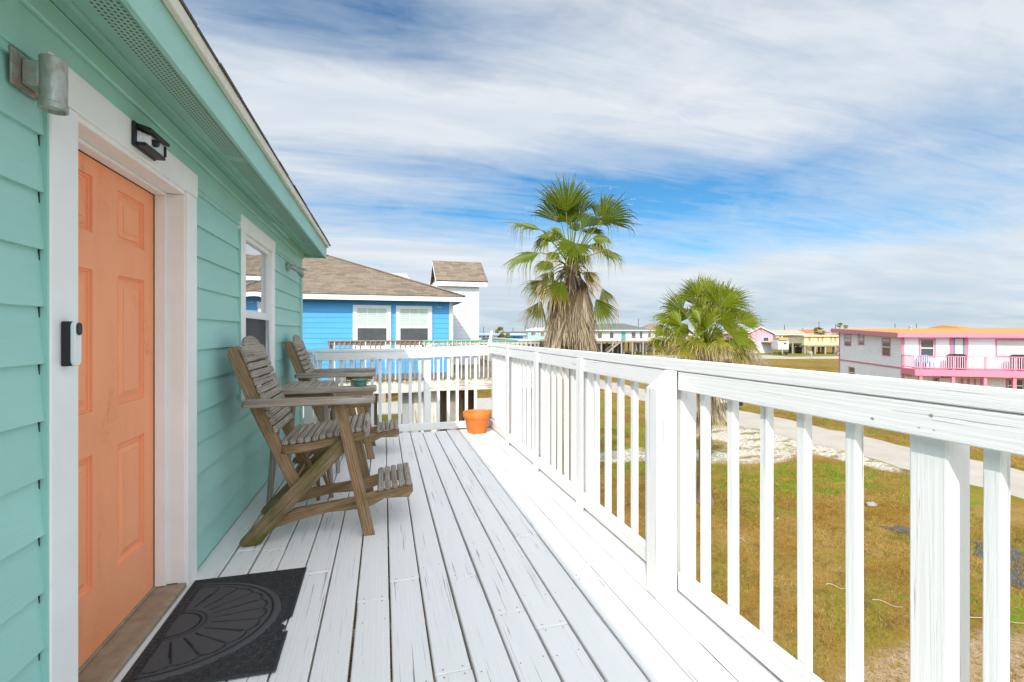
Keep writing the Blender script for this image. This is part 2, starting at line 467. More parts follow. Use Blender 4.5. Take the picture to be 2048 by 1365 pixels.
# common materials
M = dict(
    green=siding('sea_green_paint', (.35, .64, .565)),
    green_trim=plain('sea_green_trim', (.325, .61, .53), .5, var=.04, nscale=3),
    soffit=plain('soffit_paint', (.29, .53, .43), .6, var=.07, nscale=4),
    white_trim=plain('white_trim_paint', (.86, .86, .83), .5, var=.03, nscale=5, bumps=.001),
    white_clean=plain('white_vinyl', (.80, .80, .79), .4, var=.03),
    white_wood=white_wood(), white_rail=white_rail(),
    coral=plain('coral_door_paint', (.86, .30, .115), .45, var=.05, nscale=6, bumps=.0006),
    threshold=plain('tan_threshold', (.34, .27, .18), .6, var=.15, nscale=20),
    black=plain('black_plastic', (.018, .018, .02), .45),
    dark_gap=plain('dark_weatherstrip', (.03, .02, .016), .9),
    blue=siding('sky_blue_paint', (.085, .37, .70)),
    white_siding=siding('white_siding_paint', (.78, .79, .80)),
    shingle=shingle('brown_shingle', (.28, .22, .16), (.15, .115, .082)),
    gray_wood=weathered('grey_weathered_wood', (.30, .25, .195), (.43, .38, .32), .14),
    brown_wood=weathered('brown_weathered_wood', (.285, .165, .08), (.35, .245, .15), .30),
    moss_wood=weathered('mossy_wood', (.24, .16, .085), (.30, .225, .14), .62),
    old_deck=weathered('old_deck_wood', (.25, .19, .14), (.33, .28, .23), .1),
    glass_dark=glass_mat('window_glass', (.03, .045, .055)),
    screen=plain('insect_screen', (.075, .078, .08), .7, var=.12, nscale=6),
    blind=plain('pale_blind', (.50, .60, .52), .6),
    terracotta=plain('terracotta', (.78, .21, .035), .6, var=.07, nscale=12, bumps=.002),
    galv=galv('galvanised_metal'), rust=rusty('rusted_plate'),
    bark=weathered('palm_bark', (.17, .115, .07), (.26, .19, .13), .0),
    concrete=plain('concrete', (.46, .43, .38), .9, var=.08, nscale=2.5, bumps=.004),
    pile=weathered('grey_pile_wood', (.33, .30, .26), (.42, .39, .34), .1),
)

# ---------------------------------------------------------------- the yard: ground, road, puddles, grass
def ground_color(t, pos):
    x, y, z = t.sep(pos)[:3]
    n_big = t.noise(t.scale(pos, .16, .16, .16), 1.0, 5, .6, .4)
    n_mid = t.noise(t.scale(pos, .75, .75, .75, loc=(5, 2, 0)), 1.0, 6, .65, .5)
    n_fin = t.noise(pos, 9, 6, .7)
    def spot(cx, cy, rx, ry, edge=.35, wob=.9):
        q = t.m('ADD', t.m('POWER', t.m('DIVIDE', t.m('SUBTRACT', x, cx), rx), 2), t.m('POWER', t.m('DIVIDE', t.m('SUBTRACT', y, cy), ry), 2))
        q = t.m('ADD', q, t.m('MULTIPLY', t.m('SUBTRACT', n_mid, .5), wob * 3.4))
        return t.rng(q, 1.0 + edge, 1.0 - edge)
    gold, straw, brown, green = (.230, .132, .022), (.29, .195, .058), (.140, .074, .018), (.100, .190, .012)
    c = t.mix(t.rng(n_mid, .36, .66), gold, straw)
    c = t.mix(t.rng(n_big, .50, .66, 0, .75), c, brown)
    far = t.rng(y, 25, 45)
    ol = t.noise(t.scale(pos, .45, .45, .45, loc=(11, 7, 0)), 1.0, 5, .6, .4)
    c = t.mix(t.rng(ol, .47, .62, 0, .6), c, (.170, .165, .020))
    tuft = t.noise(pos, 2.6, 5, .7, .3)
    c = t.mix(t.rng(tuft, .50, .68, 0, .55), c, (.085, .055, .018))
    gm = t.rng(t.m('ADD', n_big, t.m('MULTIPLY', t.m('SUBTRACT', n_mid, .5), .9)), .58, .70)
    gm = t.m('MULTIPLY', gm, t.m('SUBTRACT', 1.0, t.m('MULTIPLY', far, .8)))
    for s in [(14.2, 13.0, 3.8, 1.7), (12.0, 17.5, 2.4, 2.6), (10.5, 16.6, 1.8, 1.4), (11.6, 22, 2.4, 3), (9, 24, 3, 4), (17.5, 10.3, 1.6, .9), (5, 30, 12, 4), (16.2, 6.6, 1.6, .8), (12.6, 3.9, .9, .5)]:
        gm = t.m('MAXIMUM', gm, t.m('MULTIPLY', spot(*s), .9))
    for s in [(93, 93, 26, 9), (105, 85, 22, 8), (52, 96, 18, 5)]:
        gm = t.m('MAXIMUM', gm, spot(*s, wob=.3))
    cl = t.noise(t.scale(pos, 1.1, 2.6, 1, loc=(3, 8, 0)), 1.0, 6, .65, .5)
    c = t.mix(t.m('MULTIPLY', gm, .45), c, (.225, .205, .020))
    c = t.mix(t.m('MULTIPLY', t.m('MULTIPLY', gm, t.rng(cl, .47, .58)), t.rng(n_fin, .2, .6, .5, 1)), c, green)
    c = t.mix(t.rng(n_fin, .55, .75, 0, .55), c, tuple(k * .35 for k in brown))
    shell = None
    for s in [(17.6, 18.6, 2.3, 3.0), (15.0, 16.0, 2.2, 1.1), (18.9, 15.8, .8, 3.2), (10.0, 17.6, 1.9, .9), (8.6, 5.0, 2.4, .55), (12.6, 17.0, 1.2, .7)]:
        k = spot(*s, edge=.42, wob=1.0); shell = k if shell is None else t.m('MAXIMUM', shell, k)
    peb = t.node('ShaderNodeTexVoronoi'); t.put(peb.inputs['Vector'], pos); peb.inputs['Scale'].default_value = 55
    near = t.rng(y, 9, 12); pr = t.m('MULTIPLY', t.sep(peb.outputs['Color'])[0], .8)
    pc = t.mix(near, t.mix(pr, (.42, .31, .19), (.20, .12, .055)), t.mix(t.rng(n_fin, .4, .7), (.60, .57, .50), (.47, .43, .36)))
    gr2 = t.noise(t.scale(pos, .9, 1.5, 1, loc=(8, 1, 0)), 1.0, 6, .65, .4)
    hole = t.m('MULTIPLY', t.rng(gr2, .52, .60), near)
    c = t.mix(t.m('MULTIPLY', t.m('MULTIPLY', shell, t.m('SUBTRACT', 1.0, t.m('MULTIPLY', hole, .85))), t.rng(n_fin, .62, .48)), c, pc)
    return c, n_fin, shell
def m_ground(t):
    pos = t.node('ShaderNodeNewGeometry').outputs['Position']
    c, nf, sh = ground_color(t, pos)
    finish(t, c, .95, t.bump(nf, .7, .05), spec=.1)
def m_grass(t):
    pos = t.node('ShaderNodeNewGeometry').outputs['Position']
    g = t.sep(t.attr('grain'))                 # height 0..1, random, random
    flat = t.sep(pos); c, nf, sh = ground_color(t, t.comb(flat[0], flat[1], GZ))
    c = t.mix(1.0, c, t.mix(g[1], (.42, .40, .34), (1.8, 1.7, 1.45)), 'MULTIPLY')
    c = t.mix(t.rng(g[2], .86, .95, 0, .7), c, (.42, .30, .12))
    finish(t, c, .8, spec=.15)
gb = MB(); gb.quad((-2500, -2500, GZ), (2500, -2500, GZ), (2500, 2500, GZ), (-2500, 2500, GZ))
tag(gb.build('ground', mat('dry_lawn_ground', m_ground)), kind='structure')
def m_road(t):
    pos = t.node('ShaderNodeNewGeometry').outputs['Position']
    n = t.noise(pos, .5, 6, .65); f = t.noise(pos, 26, 4, .7); st = t.noise(t.scale(pos, 1.4, .12, 1), 1, 5, .6)
    c = t.mix(t.rng(n, .35, .7), (.46, .41, .345), (.37, .33, .28)); c = t.mix(t.rng(st, .5, .75, 0, .4), c, (.33, .30, .26))
    c = t.mix(t.rng(f, .5, .75, 0, .45), c, (.24, .21, .18)); finish(t, c, .95, t.bump(f, .4, .01), spec=.1)
mroad = mat('pale_shell_road', m_road)
def strip(name, pts_l, pts_r, z, m):
    mb = MB(); n = len(pts_l)
    vs = [(p[0], p[1], z) for p in pts_l] + [(p[0], p[1], z) for p in pts_r]
    mb.add(vs, [(i, n + i, n + i + 1, i + 1) for i in range(n - 1)], [(v[0], v[1], 0) for v in vs])
    return tag(mb.build(name, m), kind='structure')
ys = np.linspace(-40, 330, 420)
wob = lambda y, k: .16 * math.sin(y * 1.3 + k) + .10 * math.sin(y * 3.1 + 2 * k) + .07 * math.sin(y * 7.7 + k)
strip('road', [(19.55 + wob(y, 1) + random.uniform(-.05, .05), y) for y in ys], [(23.45 + wob(y, 4) + random.uniform(-.05, .05), y) for y in ys], GZ + .004, mroad)
def strip_px(name, up, lo, z, m): strip(name, [onz(*p, GZ).xy for p in up], [onz(*p, GZ).xy for p in lo], z, m)
strip_px('far_road', [(900, 713), (1300, 711.5), (1490, 710.5), (1530, 710.5), (1580, 714), (1676, 713), (1850, 713), (2300, 713)], [(900, 718), (1300, 717), (1490, 717.5), (1530, 718), (1580, 718.3), (1676, 718), (1850, 718), (2300, 718)], GZ + .004, mroad)
strip('driveway', [(x, 36) for x in np.linspace(-14, 9, 12)], [(x, 30.4) for x in np.linspace(-14, 9, 12)], GZ + .004, M['concrete'])
def m_water(t):
    pos = t.node('ShaderNodeNewGeometry').outputs['Position']; n = t.noise(pos, 5, 4)
    finish(t, t.mix(t.rng(n, .4, .6), (.05, .040, .020), (.09, .07, .035)), .08, t.bump(n, .06, .01), spec=.45)
mwater = mat('puddle_water', m_water)
PUD = [(14.3, 7.35, 1.0, .42, .5), (13.35, 8.75, .28, .42, .2), (12.9, 6.5, .5, .28, .1), (15.6, 6.2, .8, .35, .6)]
for ip, (cx, cy, rx, ry, rot) in enumerate(PUD):
    pz = GZ + .006 + .003 * ip; pts = []
    for k in range(44):
        a = 2 * math.pi * k / 44; r = 1 + .28 * math.sin(3 * a + cx) + .20 * math.sin(5 * a + cy) + .12 * math.sin(9 * a + 1) + random.uniform(-.08, .08)
        px, py = rx * r * math.cos(a), ry * r * math.sin(a)
        pts.append((cx + px * math.cos(rot) - py * math.sin(rot), cy + px * math.sin(rot) + py * math.cos(rot)))
    mb = MB(); vs = [(cx, cy, pz)] + [(p[0], p[1], pz) for p in pts]
    mb.add(vs, [(0, 1 + k, 1 + (k + 1) % 44) for k in range(44)], [(v[0], v[1], 0) for v in vs])
    tag(mb.build('puddle', mwater), kind='structure')

def grass():
    parts = []
    def area(n, x0, x1, y0, y1, hmin, hmax, w):
        x = rng.uniform(x0, x1, n); y = rng.uniform(y0, y1, n)
        keep = np.ones(n, bool)
        keep &= ~((x > 19.35) & (x < 23.6))
        def inside(cx, cy, rx, ry, k): return ((x - cx) / rx) ** 2 + ((y - cy) / ry) ** 2 < k * rng.uniform(.45, 1.25, n)
        for (cx, cy, rx, ry, ro) in PUD: keep &= ~(inside(cx, cy, rx, ry, .9) & (rng.uniform(0, 1, n) < .72))
        for s in [(17.6, 18.6, 2.3, 3.0), (15.0, 16.0, 2.2, 1.1), (18.9, 15.8, .8, 3.2), (10.0, 17.6, 1.9, .9), (9.2, 5.2, 3.2, .75)]:
            keep &= ~(inside(*s, 1.1) & (rng.uniform(0, 1, n) < .85))
        x, y = x[keep], y[keep]; n = len(x)
        clump = .55 + .45 * np.sin(x * 2.1 + np.sin(y * 1.7) * 2) * np.sin(y * 2.3 + np.sin(x * 1.3) * 2)
        h = rng.uniform(hmin, hmax, n) * (.5 + .8 * clump); a = rng.uniform(0, 2 * np.pi, n); lean = rng.uniform(.2, 1.5, n)
        wx, wy = np.cos(a) * w * rng.uniform(.6, 1.4, n), np.sin(a) * w * rng.uniform(.6, 1.4, n)
        b = rng.uniform(0, 2 * np.pi, n)
        V = np.zeros((n, 3, 3)); z0 = np.full(n, GZ - .005)
        V[:, 0] = np.stack([x - wx, y - wy, z0], 1); V[:, 1] = np.stack([x + wx, y + wy, z0], 1)
        V[:, 2] = np.stack([x + np.cos(b) * h * lean, y + np.sin(b) * h * lean, GZ + h], 1)
        G = np.zeros((n, 3, 3)); G[:, 2, 0] = 1; G[:, :, 1] = rng.uniform(0, 1, n)[:, None]; G[:, :, 2] = rng.uniform(0, 1, n)[:, None]
        parts.append((V.reshape(-1, 3), G.reshape(-1, 3)))
    area(150000, 4.0, 16.5, 2.0, 14, .02, .065, .0055)
    area(70000, 4.0, 19.5, 11, 28, .025, .075, .008)
    area(30000, 8, 19.5, 26, 60, .03, .09, .014)
    area(45000, 23.4, 38, 6, 45, .03, .09, .012)
    V = np.concatenate([p[0] for p in parts]); G = np.concatenate([p[1] for p in parts]); n = len(V)
    base = np.array([10, 12, GZ]); me = bpy.data.meshes.new('grass')
    me.vertices.add(n); me.vertices.foreach_set('co', (V - base).astype(np.float32).ravel())
    me.loops.add(n); me.loops.foreach_set('vertex_index', np.arange(n, dtype=np.int32))
    me.polygons.add(n // 3); me.polygons.foreach_set('loop_start', np.arange(0, n, 3, dtype=np.int32))
    me.update(calc_edges=True)
    at = me.attributes.new('grain', 'FLOAT_VECTOR', 'POINT'); at.data.foreach_set('vector', G.astype(np.float32).ravel())
    me.materials.append(mat('dry_grass_blades', m_grass))
    o = bpy.data.objects.new('grass', me); COL.objects.link(o); o.location = base
    tag(o, 'short dry golden grass with green patches over the yard', 'grass', kind='stuff')
grass()

# ---------------------------------------------------------------- the green house on the left
WX = -0.965          # face of the wall boards
gh = thing('green_house', 'sea green lap-sided house with white trim and a coral door, along the left side', 'house', (-1.2, 1.5, GZ))
fr = Frame((WX, 0, 0), (0, 1, 0))       # N = +X
CY0, CY1, JY0, JY1, HZ0, HZ1 = 1.655, 2.745, 1.785, 2.62, 1.975, 2.097
WY0, WY1, WZ0, WZ1 = 3.52, 4.53, .80, 2.09
mb = MB()
lap_wall(mb, fr, -4.5, 5.97, -.02, 2.035, .166, 1.844, [(CY0 + .05, CY1 - .05, -1, HZ1 - .05), (WY0 + .05, WY1 - .05, WZ0 + .05, WZ1 - .05)], proud=.014, t=.14)
# end wall and closed back
fe = Frame((WX - .006, 5.96, 0), (-1, 0, 0)); fe.N = Vector((0, 1, 0))
lap_wall(mb, fe, .16, 8.0, -.3, 2.2, .166, 1.844, [], proud=.012, t=.1)
mb.box(-9.0, -8.9, -4.5, 5.86, -.3, 2.2); mb.box(-8.9, WX - .15, -4.5, -4.4, -.3, 2.2)
mb.build('wall', M['green'], gh)
mb = MB(); mb.box(-8.9, -1.16, -4.4, 5.84, -.32, -.03); mb.box(-8.9, WX - .16, -4.4, 5.84, 2.22, 2.26); mb.build('floor_frame', M['pile'], gh)
mb = MB(); mb.box(WX - .0, WX + .022, -4.5, 5.97, 2.035, 2.235, .003); mb.box(WX + .022, WX + .040, -4.5, 5.97, 2.16, 2.232, .004); mb.build('frieze_board', M['green_trim'], gh)
mb = MB(); mb.box(WX - .06, WX + .026, 5.885, 5.985, -.25, 2.034, .003); mb.build('corner_board', M['green_trim'], gh)
# eave: sloping soffit with a perforated vent, fascia, white drip trim, shingles
EY0, EY1 = -4.7, 6.06
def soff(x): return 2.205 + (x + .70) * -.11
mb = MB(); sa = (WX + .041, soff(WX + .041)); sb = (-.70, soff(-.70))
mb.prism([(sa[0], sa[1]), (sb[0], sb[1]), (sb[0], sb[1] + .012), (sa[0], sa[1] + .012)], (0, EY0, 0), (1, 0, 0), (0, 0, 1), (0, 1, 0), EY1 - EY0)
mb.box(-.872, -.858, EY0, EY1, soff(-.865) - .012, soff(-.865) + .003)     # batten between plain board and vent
def m_vent(t):
    g = t.attr('grain'); s_ = t.sep(g)
    fx = t.m('SUBTRACT', t.m('FRACT', t.m('DIVIDE', s_[0], .0175)), .5); fy = t.m('SUBTRACT', t.m('FRACT', t.m('DIVIDE', s_[1], .0160)), .5)
    hole = t.m('MULTIPLY', t.m('LESS_THAN', t.m('ABSOLUTE', fx), .25), t.m('LESS_THAN', t.m('ABSOLUTE', fy), .22))
    gap = t.m('LESS_THAN', t.m('ABSOLUTE', t.m('SUBTRACT', t.m('FRACT', t.m('DIVIDE', t.m('ADD', s_[0], 1.05), 2.44)), .5)), .014)
    hole = t.m('MULTIPLY', hole, t.m('SUBTRACT', 1.0, gap))
    finish(t, t.mix(hole, (.29, .49, .39), (.055, .045, .03)), .6, spec=.3)
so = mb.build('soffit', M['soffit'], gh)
mb = MB(); xa, xb = -.812, -.716
mb.add([(xa, EY0, soff(xa) - .0025), (xa, EY1 - .02, soff(xa) - .0025), (xb, EY1 - .02, soff(xb) - .0025), (xb, EY0, soff(xb) - .0025)], [(0, 1, 2, 3)], [(0, 0, 0), (EY1 - EY0, 0, 0), (EY1 - EY0, xb - xa, 0), (0, xb - xa, 0)])
mb.build('vent_strip', mat('soffit_vent', m_vent), so)
mb = MB()
for (a, b) in ((EY0, 3.03), (3.034, EY1)): mb.box(-.70, -.68, a, b, 2.185, 2.345, .002)
mb.box(-1.2, -.701, EY1 - .02, EY1, 2.19, 2.30, .002)
mb.build('fascia', M['green_trim'], gh)
mb = MB(); mb.box(-.679, -.655, EY0, EY1 + .01, 2.325, 2.378, .003); mb.build('drip_trim', plain('cream_trim', (.74, .71, .60), .5), gh)
mb = MB(); sl = math.tan(R(20)); zr = 2.38; xr = -4.95
for (x0, x1) in ((-.64, xr),):
    pass
A = [(-.665, EY0 - .02, zr), (-.665, EY1 + .03, zr), (xr, EY1 + .03, zr + (-.64 - xr) * sl), (xr, EY0 - .02, zr + (-.64 - xr) * sl)]
L = (-.64 - xr) / math.cos(R(20))
def slab(mb, q, t, uv, m=0):
    q = [Vector(p) for p in q]; n = (q[1] - q[0]).cross(q[3] - q[0]).normalized()
    if n.z < 0: n = -n
    v = [p for p in q] + [p + n * t for p in q]
    fs = [(3, 2, 1, 0), (4, 5, 6, 7)] + [(i, (i + 1) % 4, 4 + (i + 1) % 4, 4 + i) for i in range(4)]
    mb.add(v, fs, list(uv) + list(uv), m)
slab(mb, A, .016, [(0, 0, 0), (EY1 - EY0, 0, 0), (EY1 - EY0, L, 0), (0, L, 0)])
y = EY0
while y < EY1:            # uneven lower course of tabs
    w = random.uniform(.2, .33); dx = random.uniform(0, .012); dz = random.uniform(-.003, .006)
    mb.obox((-.676, y + w / 2, zr + .010 + dz * .5), ((math.cos(R(20)), 0, -math.sin(R(20))), (0, 1, 0), (math.sin(R(20)), 0, math.cos(R(20)))), (.028 + dx * .6, w / 2 - .003, .004)); y += w
B = [(xr, EY0 - .02, A[2][2]), (xr, EY1 + .03, A[2][2]), (-9.3, EY1 + .03, zr), (-9.3, EY0 - .02, zr)]
slab(mb, B, .016, [(0, 0, 0), (EY1 - EY0, 0, 0), (EY1 - EY0, L, 0), (0, L, 0)])
mb.build('roof', shingle('dark_shingle', (.17, .15, .13), (.12, .105, .09)), gh)
for ye in (EY1 - .06, EY0 + .02):
    mb = MB(); mb.prism([(-.75, 2.27), (xr, A[2][2] - .01), (-9.2, 2.27)], (0, ye, 0), (1, 0, 0), (0, 0, 1), (0, 1, 0), .04); mb.build('gable', M['green_trim'], gh)
for x in (-8.4, -4.7, -1.3):
    for y in (-4, -.8, 2.4, 5.6): mb = MB(); mb.box(x - .1, x + .1, y - .1, y + .1, GZ - .1, -.32); mb.build('pile', M['pile'], gh)
# door casing
CXF = -.940
mb = MB(); mb.box(WX - .02, CXF, CY0, JY0 - .003, 0, HZ0 - .002, .004, gax=2); mb.box(WX - .02, CXF, JY1 + .003, CY1, 0, HZ0 - .002, .004, gax=2)
mb.box(WX - .02, CXF + .002, CY0 - .008, CY1 + .006, HZ0, HZ1, .004)
cas = mb.build('door_casing', M['white_trim'], gh)
mb = MB(); mb.box(WX - .019, CXF - .004, CY0 - .0085, CY0 - .0005, 0, HZ0 - .01); mb.build('casing_edge', M['green_trim'], cas)
mb = MB(); mb.box(WX - .02, WX + .0035, CY0 - .0135, CY0 - .009, .02, HZ0); mb.build('shadow_gap', M['dark_gap'], cas)
DX = -1.078
mb = MB(); mb.box(DX - .06, CXF - .012, JY0 - .02, JY0, .03, HZ0 - .02, .002); mb.box(DX - .06, CXF - .012, JY1, JY1 + .02, .03, HZ0 - .02, .002); mb.box(DX - .06, CXF - .012, JY0 - .02, JY1 + .02, HZ0 - .018, HZ0 + .004, .002)
mb.box(DX + .004, DX + .052, JY1 - .014, JY1 - .001, .03, HZ0 - .02, .002); mb.box(DX + .004, DX + .052, JY0 + .001, JY0 + .014, .03, HZ0 - .02, .002); mb.box(DX + .004, DX + .052, JY0 + .015, JY1 - .015, HZ0 - .034, HZ0 - .019, .002)
mb.build('door_jamb', M['white_trim'], cas)
mb = MB(); mb.box(DX - .02, DX + .003, JY1 - .012, JY1 - .0015, .03, HZ0 - .021); mb.box(DX - .02, DX + .003, JY0 + .0015, JY0 + .012, .03, HZ0 - .021); mb.box(DX - .02, DX + .003, JY0 + .012, JY1 - .012, HZ0 - .034, HZ0 - .021)
mb.build('weatherstrip', M['dark_gap'], cas)
# six-panel door: stiles, rails, bevelled panels
DY0, DY1, DZ0, DZ1 = JY0 + .012, JY1 - .012, .036, HZ0 - .036
cols = [(1.925, 2.195), (2.318, 2.52)]
cols = [(DY0 + .105, DY0 + .105 + .222), (2.296, 2.518)]
rows = [(1.655, 1.872), (.966, 1.513), (.285, .80)]
mb = MB()
ycuts = [DY0, cols[0][0], cols[0][1], cols[1][0], cols[1][1], DY1]; zcuts = [DZ0, rows[2][0], rows[2][1], rows[1][0], rows[1][1], rows[0][0], rows[0][1], DZ1]
for i in range(5):
    for j in range(7):
        if i % 2 == 1 and j % 2 == 1:
            y0, y1, z0, z1 = ycuts[i], ycuts[i + 1], zcuts[j], zcuts[j + 1]
            prof = [(0, 0), (.0015, -.009), (.009, -.010), (.010, -.015), (.021, -.017), (.0275, -.017), (.0285, -.012), (.050, -.005), (.0512, -.0015)]
            vs = []; gs = []
            for (ins, dx) in prof:
                for (yy, zz) in ((y0 + ins, z0 + ins), (y1 - ins, z0 + ins), (y1 - ins, z1 - ins), (y0 + ins, z1 - ins)): vs.append((DX + dx, yy, zz)); gs.append((zz, yy, 0))
            fs = []
            for k in range(len(prof) - 1):
                for q in range(4): fs.append((k * 4 + q, k * 4 + (q + 1) % 4, k * 4 + 4 + (q + 1) % 4, k * 4 + 4 + q))
            fs.append(tuple((len(prof) - 1) * 4 + q for q in range(4))); mb.add(vs, fs, gs)
        else:
            mb.quad((DX, ycuts[i], zcuts[j]), (DX, ycuts[i + 1], zcuts[j]), (DX, ycuts[i + 1], zcuts[j + 1]), (DX, ycuts[i], zcuts[j + 1]))
mb.box(DX - .045, DX - .016, DY0, DY1, DZ0, DZ1)
for (a, b, c, d) in ((DY0, DY0 + .0005, DZ0, DZ1), (DY1 - .0005, DY1, DZ0, DZ1)): mb.box(DX - .016, DX - .0003, a, b, c, d)
mb.box(DX - .016, DX - .0003, DY0, DY1, DZ0, DZ0 + .0005)
def m_coral(t):
    tc = t.node('ShaderNodeTexCoord').outputs['Object']; n = t.noise(t.scale(tc, 5, 5, 2.2), 1.0, 6, .65); f = t.noise(tc, 160, 3, .6); p = t.noise(t.scale(tc, 60, 60, 40), 1.0, 4, .7)
    c = t.mix(t.rng(n, .4, .68), (.94, .38, .185), (.90, .34, .155))
    c = t.mix(t.m('MULTIPLY', t.rng(n, .55, .72, 0, .55), t.rng(p, .5, .64)), c, (.45, .20, .11)); finish(t, c, .5, t.bump(f, .15, .0006), spec=.35)
mb.build('door', mat('worn_coral_paint', m_coral), gh)
mb = MB(); mb.box(DX - .03, CXF - .004, JY0 - .01, JY1 + .01, .002, .026, .004); mb.box(DX - .005, DX + .012, JY0, JY1, .026, .036, .003); mb.build('threshold', M['threshold'], gh)
# window: casing, sashes, glass, screen
mb = MB(); tw = .105
mb.box(WX - .02, CXF, WY0, WY0 + tw, WZ0, WZ1 - tw - .001, .004, gax=2); mb.box(WX - .02, CXF, WY1 - tw, WY1, WZ0, WZ1 - tw - .001, .004, gax=2)
mb.box(WX - .02, CXF + .002, WY0 - .004, WY1 + .004, WZ1 - tw, WZ1, .004); mb.box(WX - .02, CXF + .002, WY0 + tw, WY1 - tw, WZ0, WZ0 + .07, .004)
win = mb.build('window', M['white_trim'], gh)
mb = MB(); mb.box(WX - .019, CXF - .003, WY0 - .0015, WY0 - .0003, WZ0, WZ1 - tw); mb.build('casing_edge', M['green_trim'], win)
a0, a1, b0, b1 = WY0 + tw, WY1 - tw, WZ0 + .07, WZ1 - tw; bm_ = 1.385
mb = MB(); fx0, fx1 = -1.03, -.962
mb.box(fx0, fx1, a0, a0 + .035, b0, b1, .003); mb.box(fx0, fx1, a1 - .035, a1, b0, b1, .003); mb.box(fx0, fx1, a0 + .035, a1 - .035, b1 - .035, b1, .003); mb.box(fx0, fx1, a0 + .035, a1 - .035, b0, b0 + .035, .003)
mb.box(fx0, -.972, a0 + .035, a1 - .035, bm_, bm_ + .055, .004); mb.build('sash', M['white_clean'], win)
mb = MB()
ny = 12                         # old glass: gently bowed so reflections bend
for i in range(ny):
    for j in range(ny):
        def q(ii, jj):
            yy = a0 + .035 + (a1 - a0 - .07) * ii / ny; zz = bm_ + .055 + (b1 - .035 - bm_ - .055) * jj / ny
            return (-.985 + .0022 * math.cos(math.pi * (ii / ny - .5)) * math.cos(math.pi * (jj / ny - .5)), yy, zz)
        mb.quad(q(i, j), q(i + 1, j), q(i + 1, j + 1), q(i, j + 1))
def m_mirror(t):
    lw = t.node('ShaderNodeLayerWeight'); lw.inputs[0].default_value = .5
    finish(t, (.04, .055, .06), .015, spec=1.0, **{'IOR': 4.0})
mb.build('glass', mat('reflective_glass', m_mirror), win, smooth=True)
mb = MB(); mb.box(-.99, -.986, a0 + .035, a1 - .035, b0 + .035, bm_); mb.build('insect_screen', M['screen'], win)
mb = MB(); mb.beam((-.955, a1 - .06, bm_ - .0), (-.955, a1 - .015, b0 + .02), .012, .012, (1, 0, 0), .002); mb.beam((-.957, a1 - .052, bm_ - .002), (-.957, a0 + .04, bm_ - .002), .012, .01, (1, 0, 0), .002); mb.build('screen_frame', M['white_clean'], win)

# ---------------------------------------------------------------- porch deck with its white railing
dk = thing('porch_deck', 'white painted wooden porch deck with a long slatted railing', 'porch deck', (.3, 2.5, GZ))
edges = [-.968, -.829, -.691, -.554, -.407, -.265, -.123, .028, .18, .326, .476, .630, .782, .938, 1.088, 1.248, 1.405, 1.50]
JOI = [-1.6 + .41 * k for k in range(19)]
nail = plain('rusty_nail', (.28, .12, .04), .8)
joints = {4: [2.60], 3: [2.05], 5: [1.62], 6: [2.26], 7: [2.40, .9], 8: [1.70], 9: [2.35], 10: [2.0], 11: [1.85, 4.0], 12: [2.72], 13: [2.18], 14: [2.3, 4.6], 2: [2.95], 1: [2.98], 15: [3.4], 0: [1.5]}
for i in range(len(edges) - 1):
    ys_ = [-2.2] + sorted(joints.get(i, [])) + [5.93 + random.uniform(-.012, .012)]
    for a, b in zip(ys_[:-1], ys_[1:]):
        mb = MB(); g0, g1 = random.uniform(.003, .0065), random.uniform(.003, .0065); zt = random.uniform(-.0018, .0012); tl = random.uniform(-.004, .004)
        x0, x1 = edges[i] + g0, edges[i + 1] - g1
        c = Vector(((x0 + x1) / 2, (a + b) / 2, zt - .019)); skew = random.uniform(-.0006, .0006)
        A_ = Vector((skew, 1, 0)).normalized(); S_ = Vector((A_.y, -A_.x, tl)).normalized()
        mb.obox(c, (A_, S_, S_.cross(A_)), ((b - a) / 2 - .0015, (x1 - x0) / 2, .019), .004, gax=0)
        for j in JOI:
            if a + .05 < j < b - .05 and random.random() < .55:
                for xx in (x0 + .025, x1 - .025):
                    if random.random() < .6:
                        xq = xx + random.uniform(-.006, .006); yq = j + random.uniform(-.012, .012); r = .0032
                        mb.add([(xq + r * math.cos(k * 1.047), yq + r * math.sin(k * 1.047), zt + .0012 + abs(tl) * .07) for k in range(6)], [tuple(range(6))], [(0, 0, 0)] * 6, 1)
        for jj in ys_[1:-1]:
            for yq in (a + .02 if a == jj else None, b - .02 if b == jj else None):
                if yq is None: continue
                for xx in (x0 + .03, x1 - .03): mb.add([(xx + .0036 * math.cos(k * 1.047), yq + .0036 * math.sin(k * 1.047), zt + .0012 + abs(tl) * .07) for k in range(6)], [tuple(range(6))], [(0, 0, 0)] * 6, 1)
        mb.build('floor_board', [M['white_wood'], nail], dk)
for j in JOI:
    mb = MB(); mb.box(-.96, 1.36, j - .019, j + .019, -.26, -.0405, .003); mb.build('joist', M['pile'], dk)
mb = MB(); mb.box(1.361, 1.399, -2.2, 5.90, -.27, -.0405, .003); mb.box(-.96, 1.399, 5.861, 5.899, -.27, -.0405, .003); mb.build('rim_board', M['white_rail'], dk)
for y in (-1.5, .95, 3.4, 5.75):
    mb = MB(); mb.box(1.24, 1.36, y - .06, y + .06, GZ - .1, -.262, .004); mb.build('pile', M['pile'], dk)
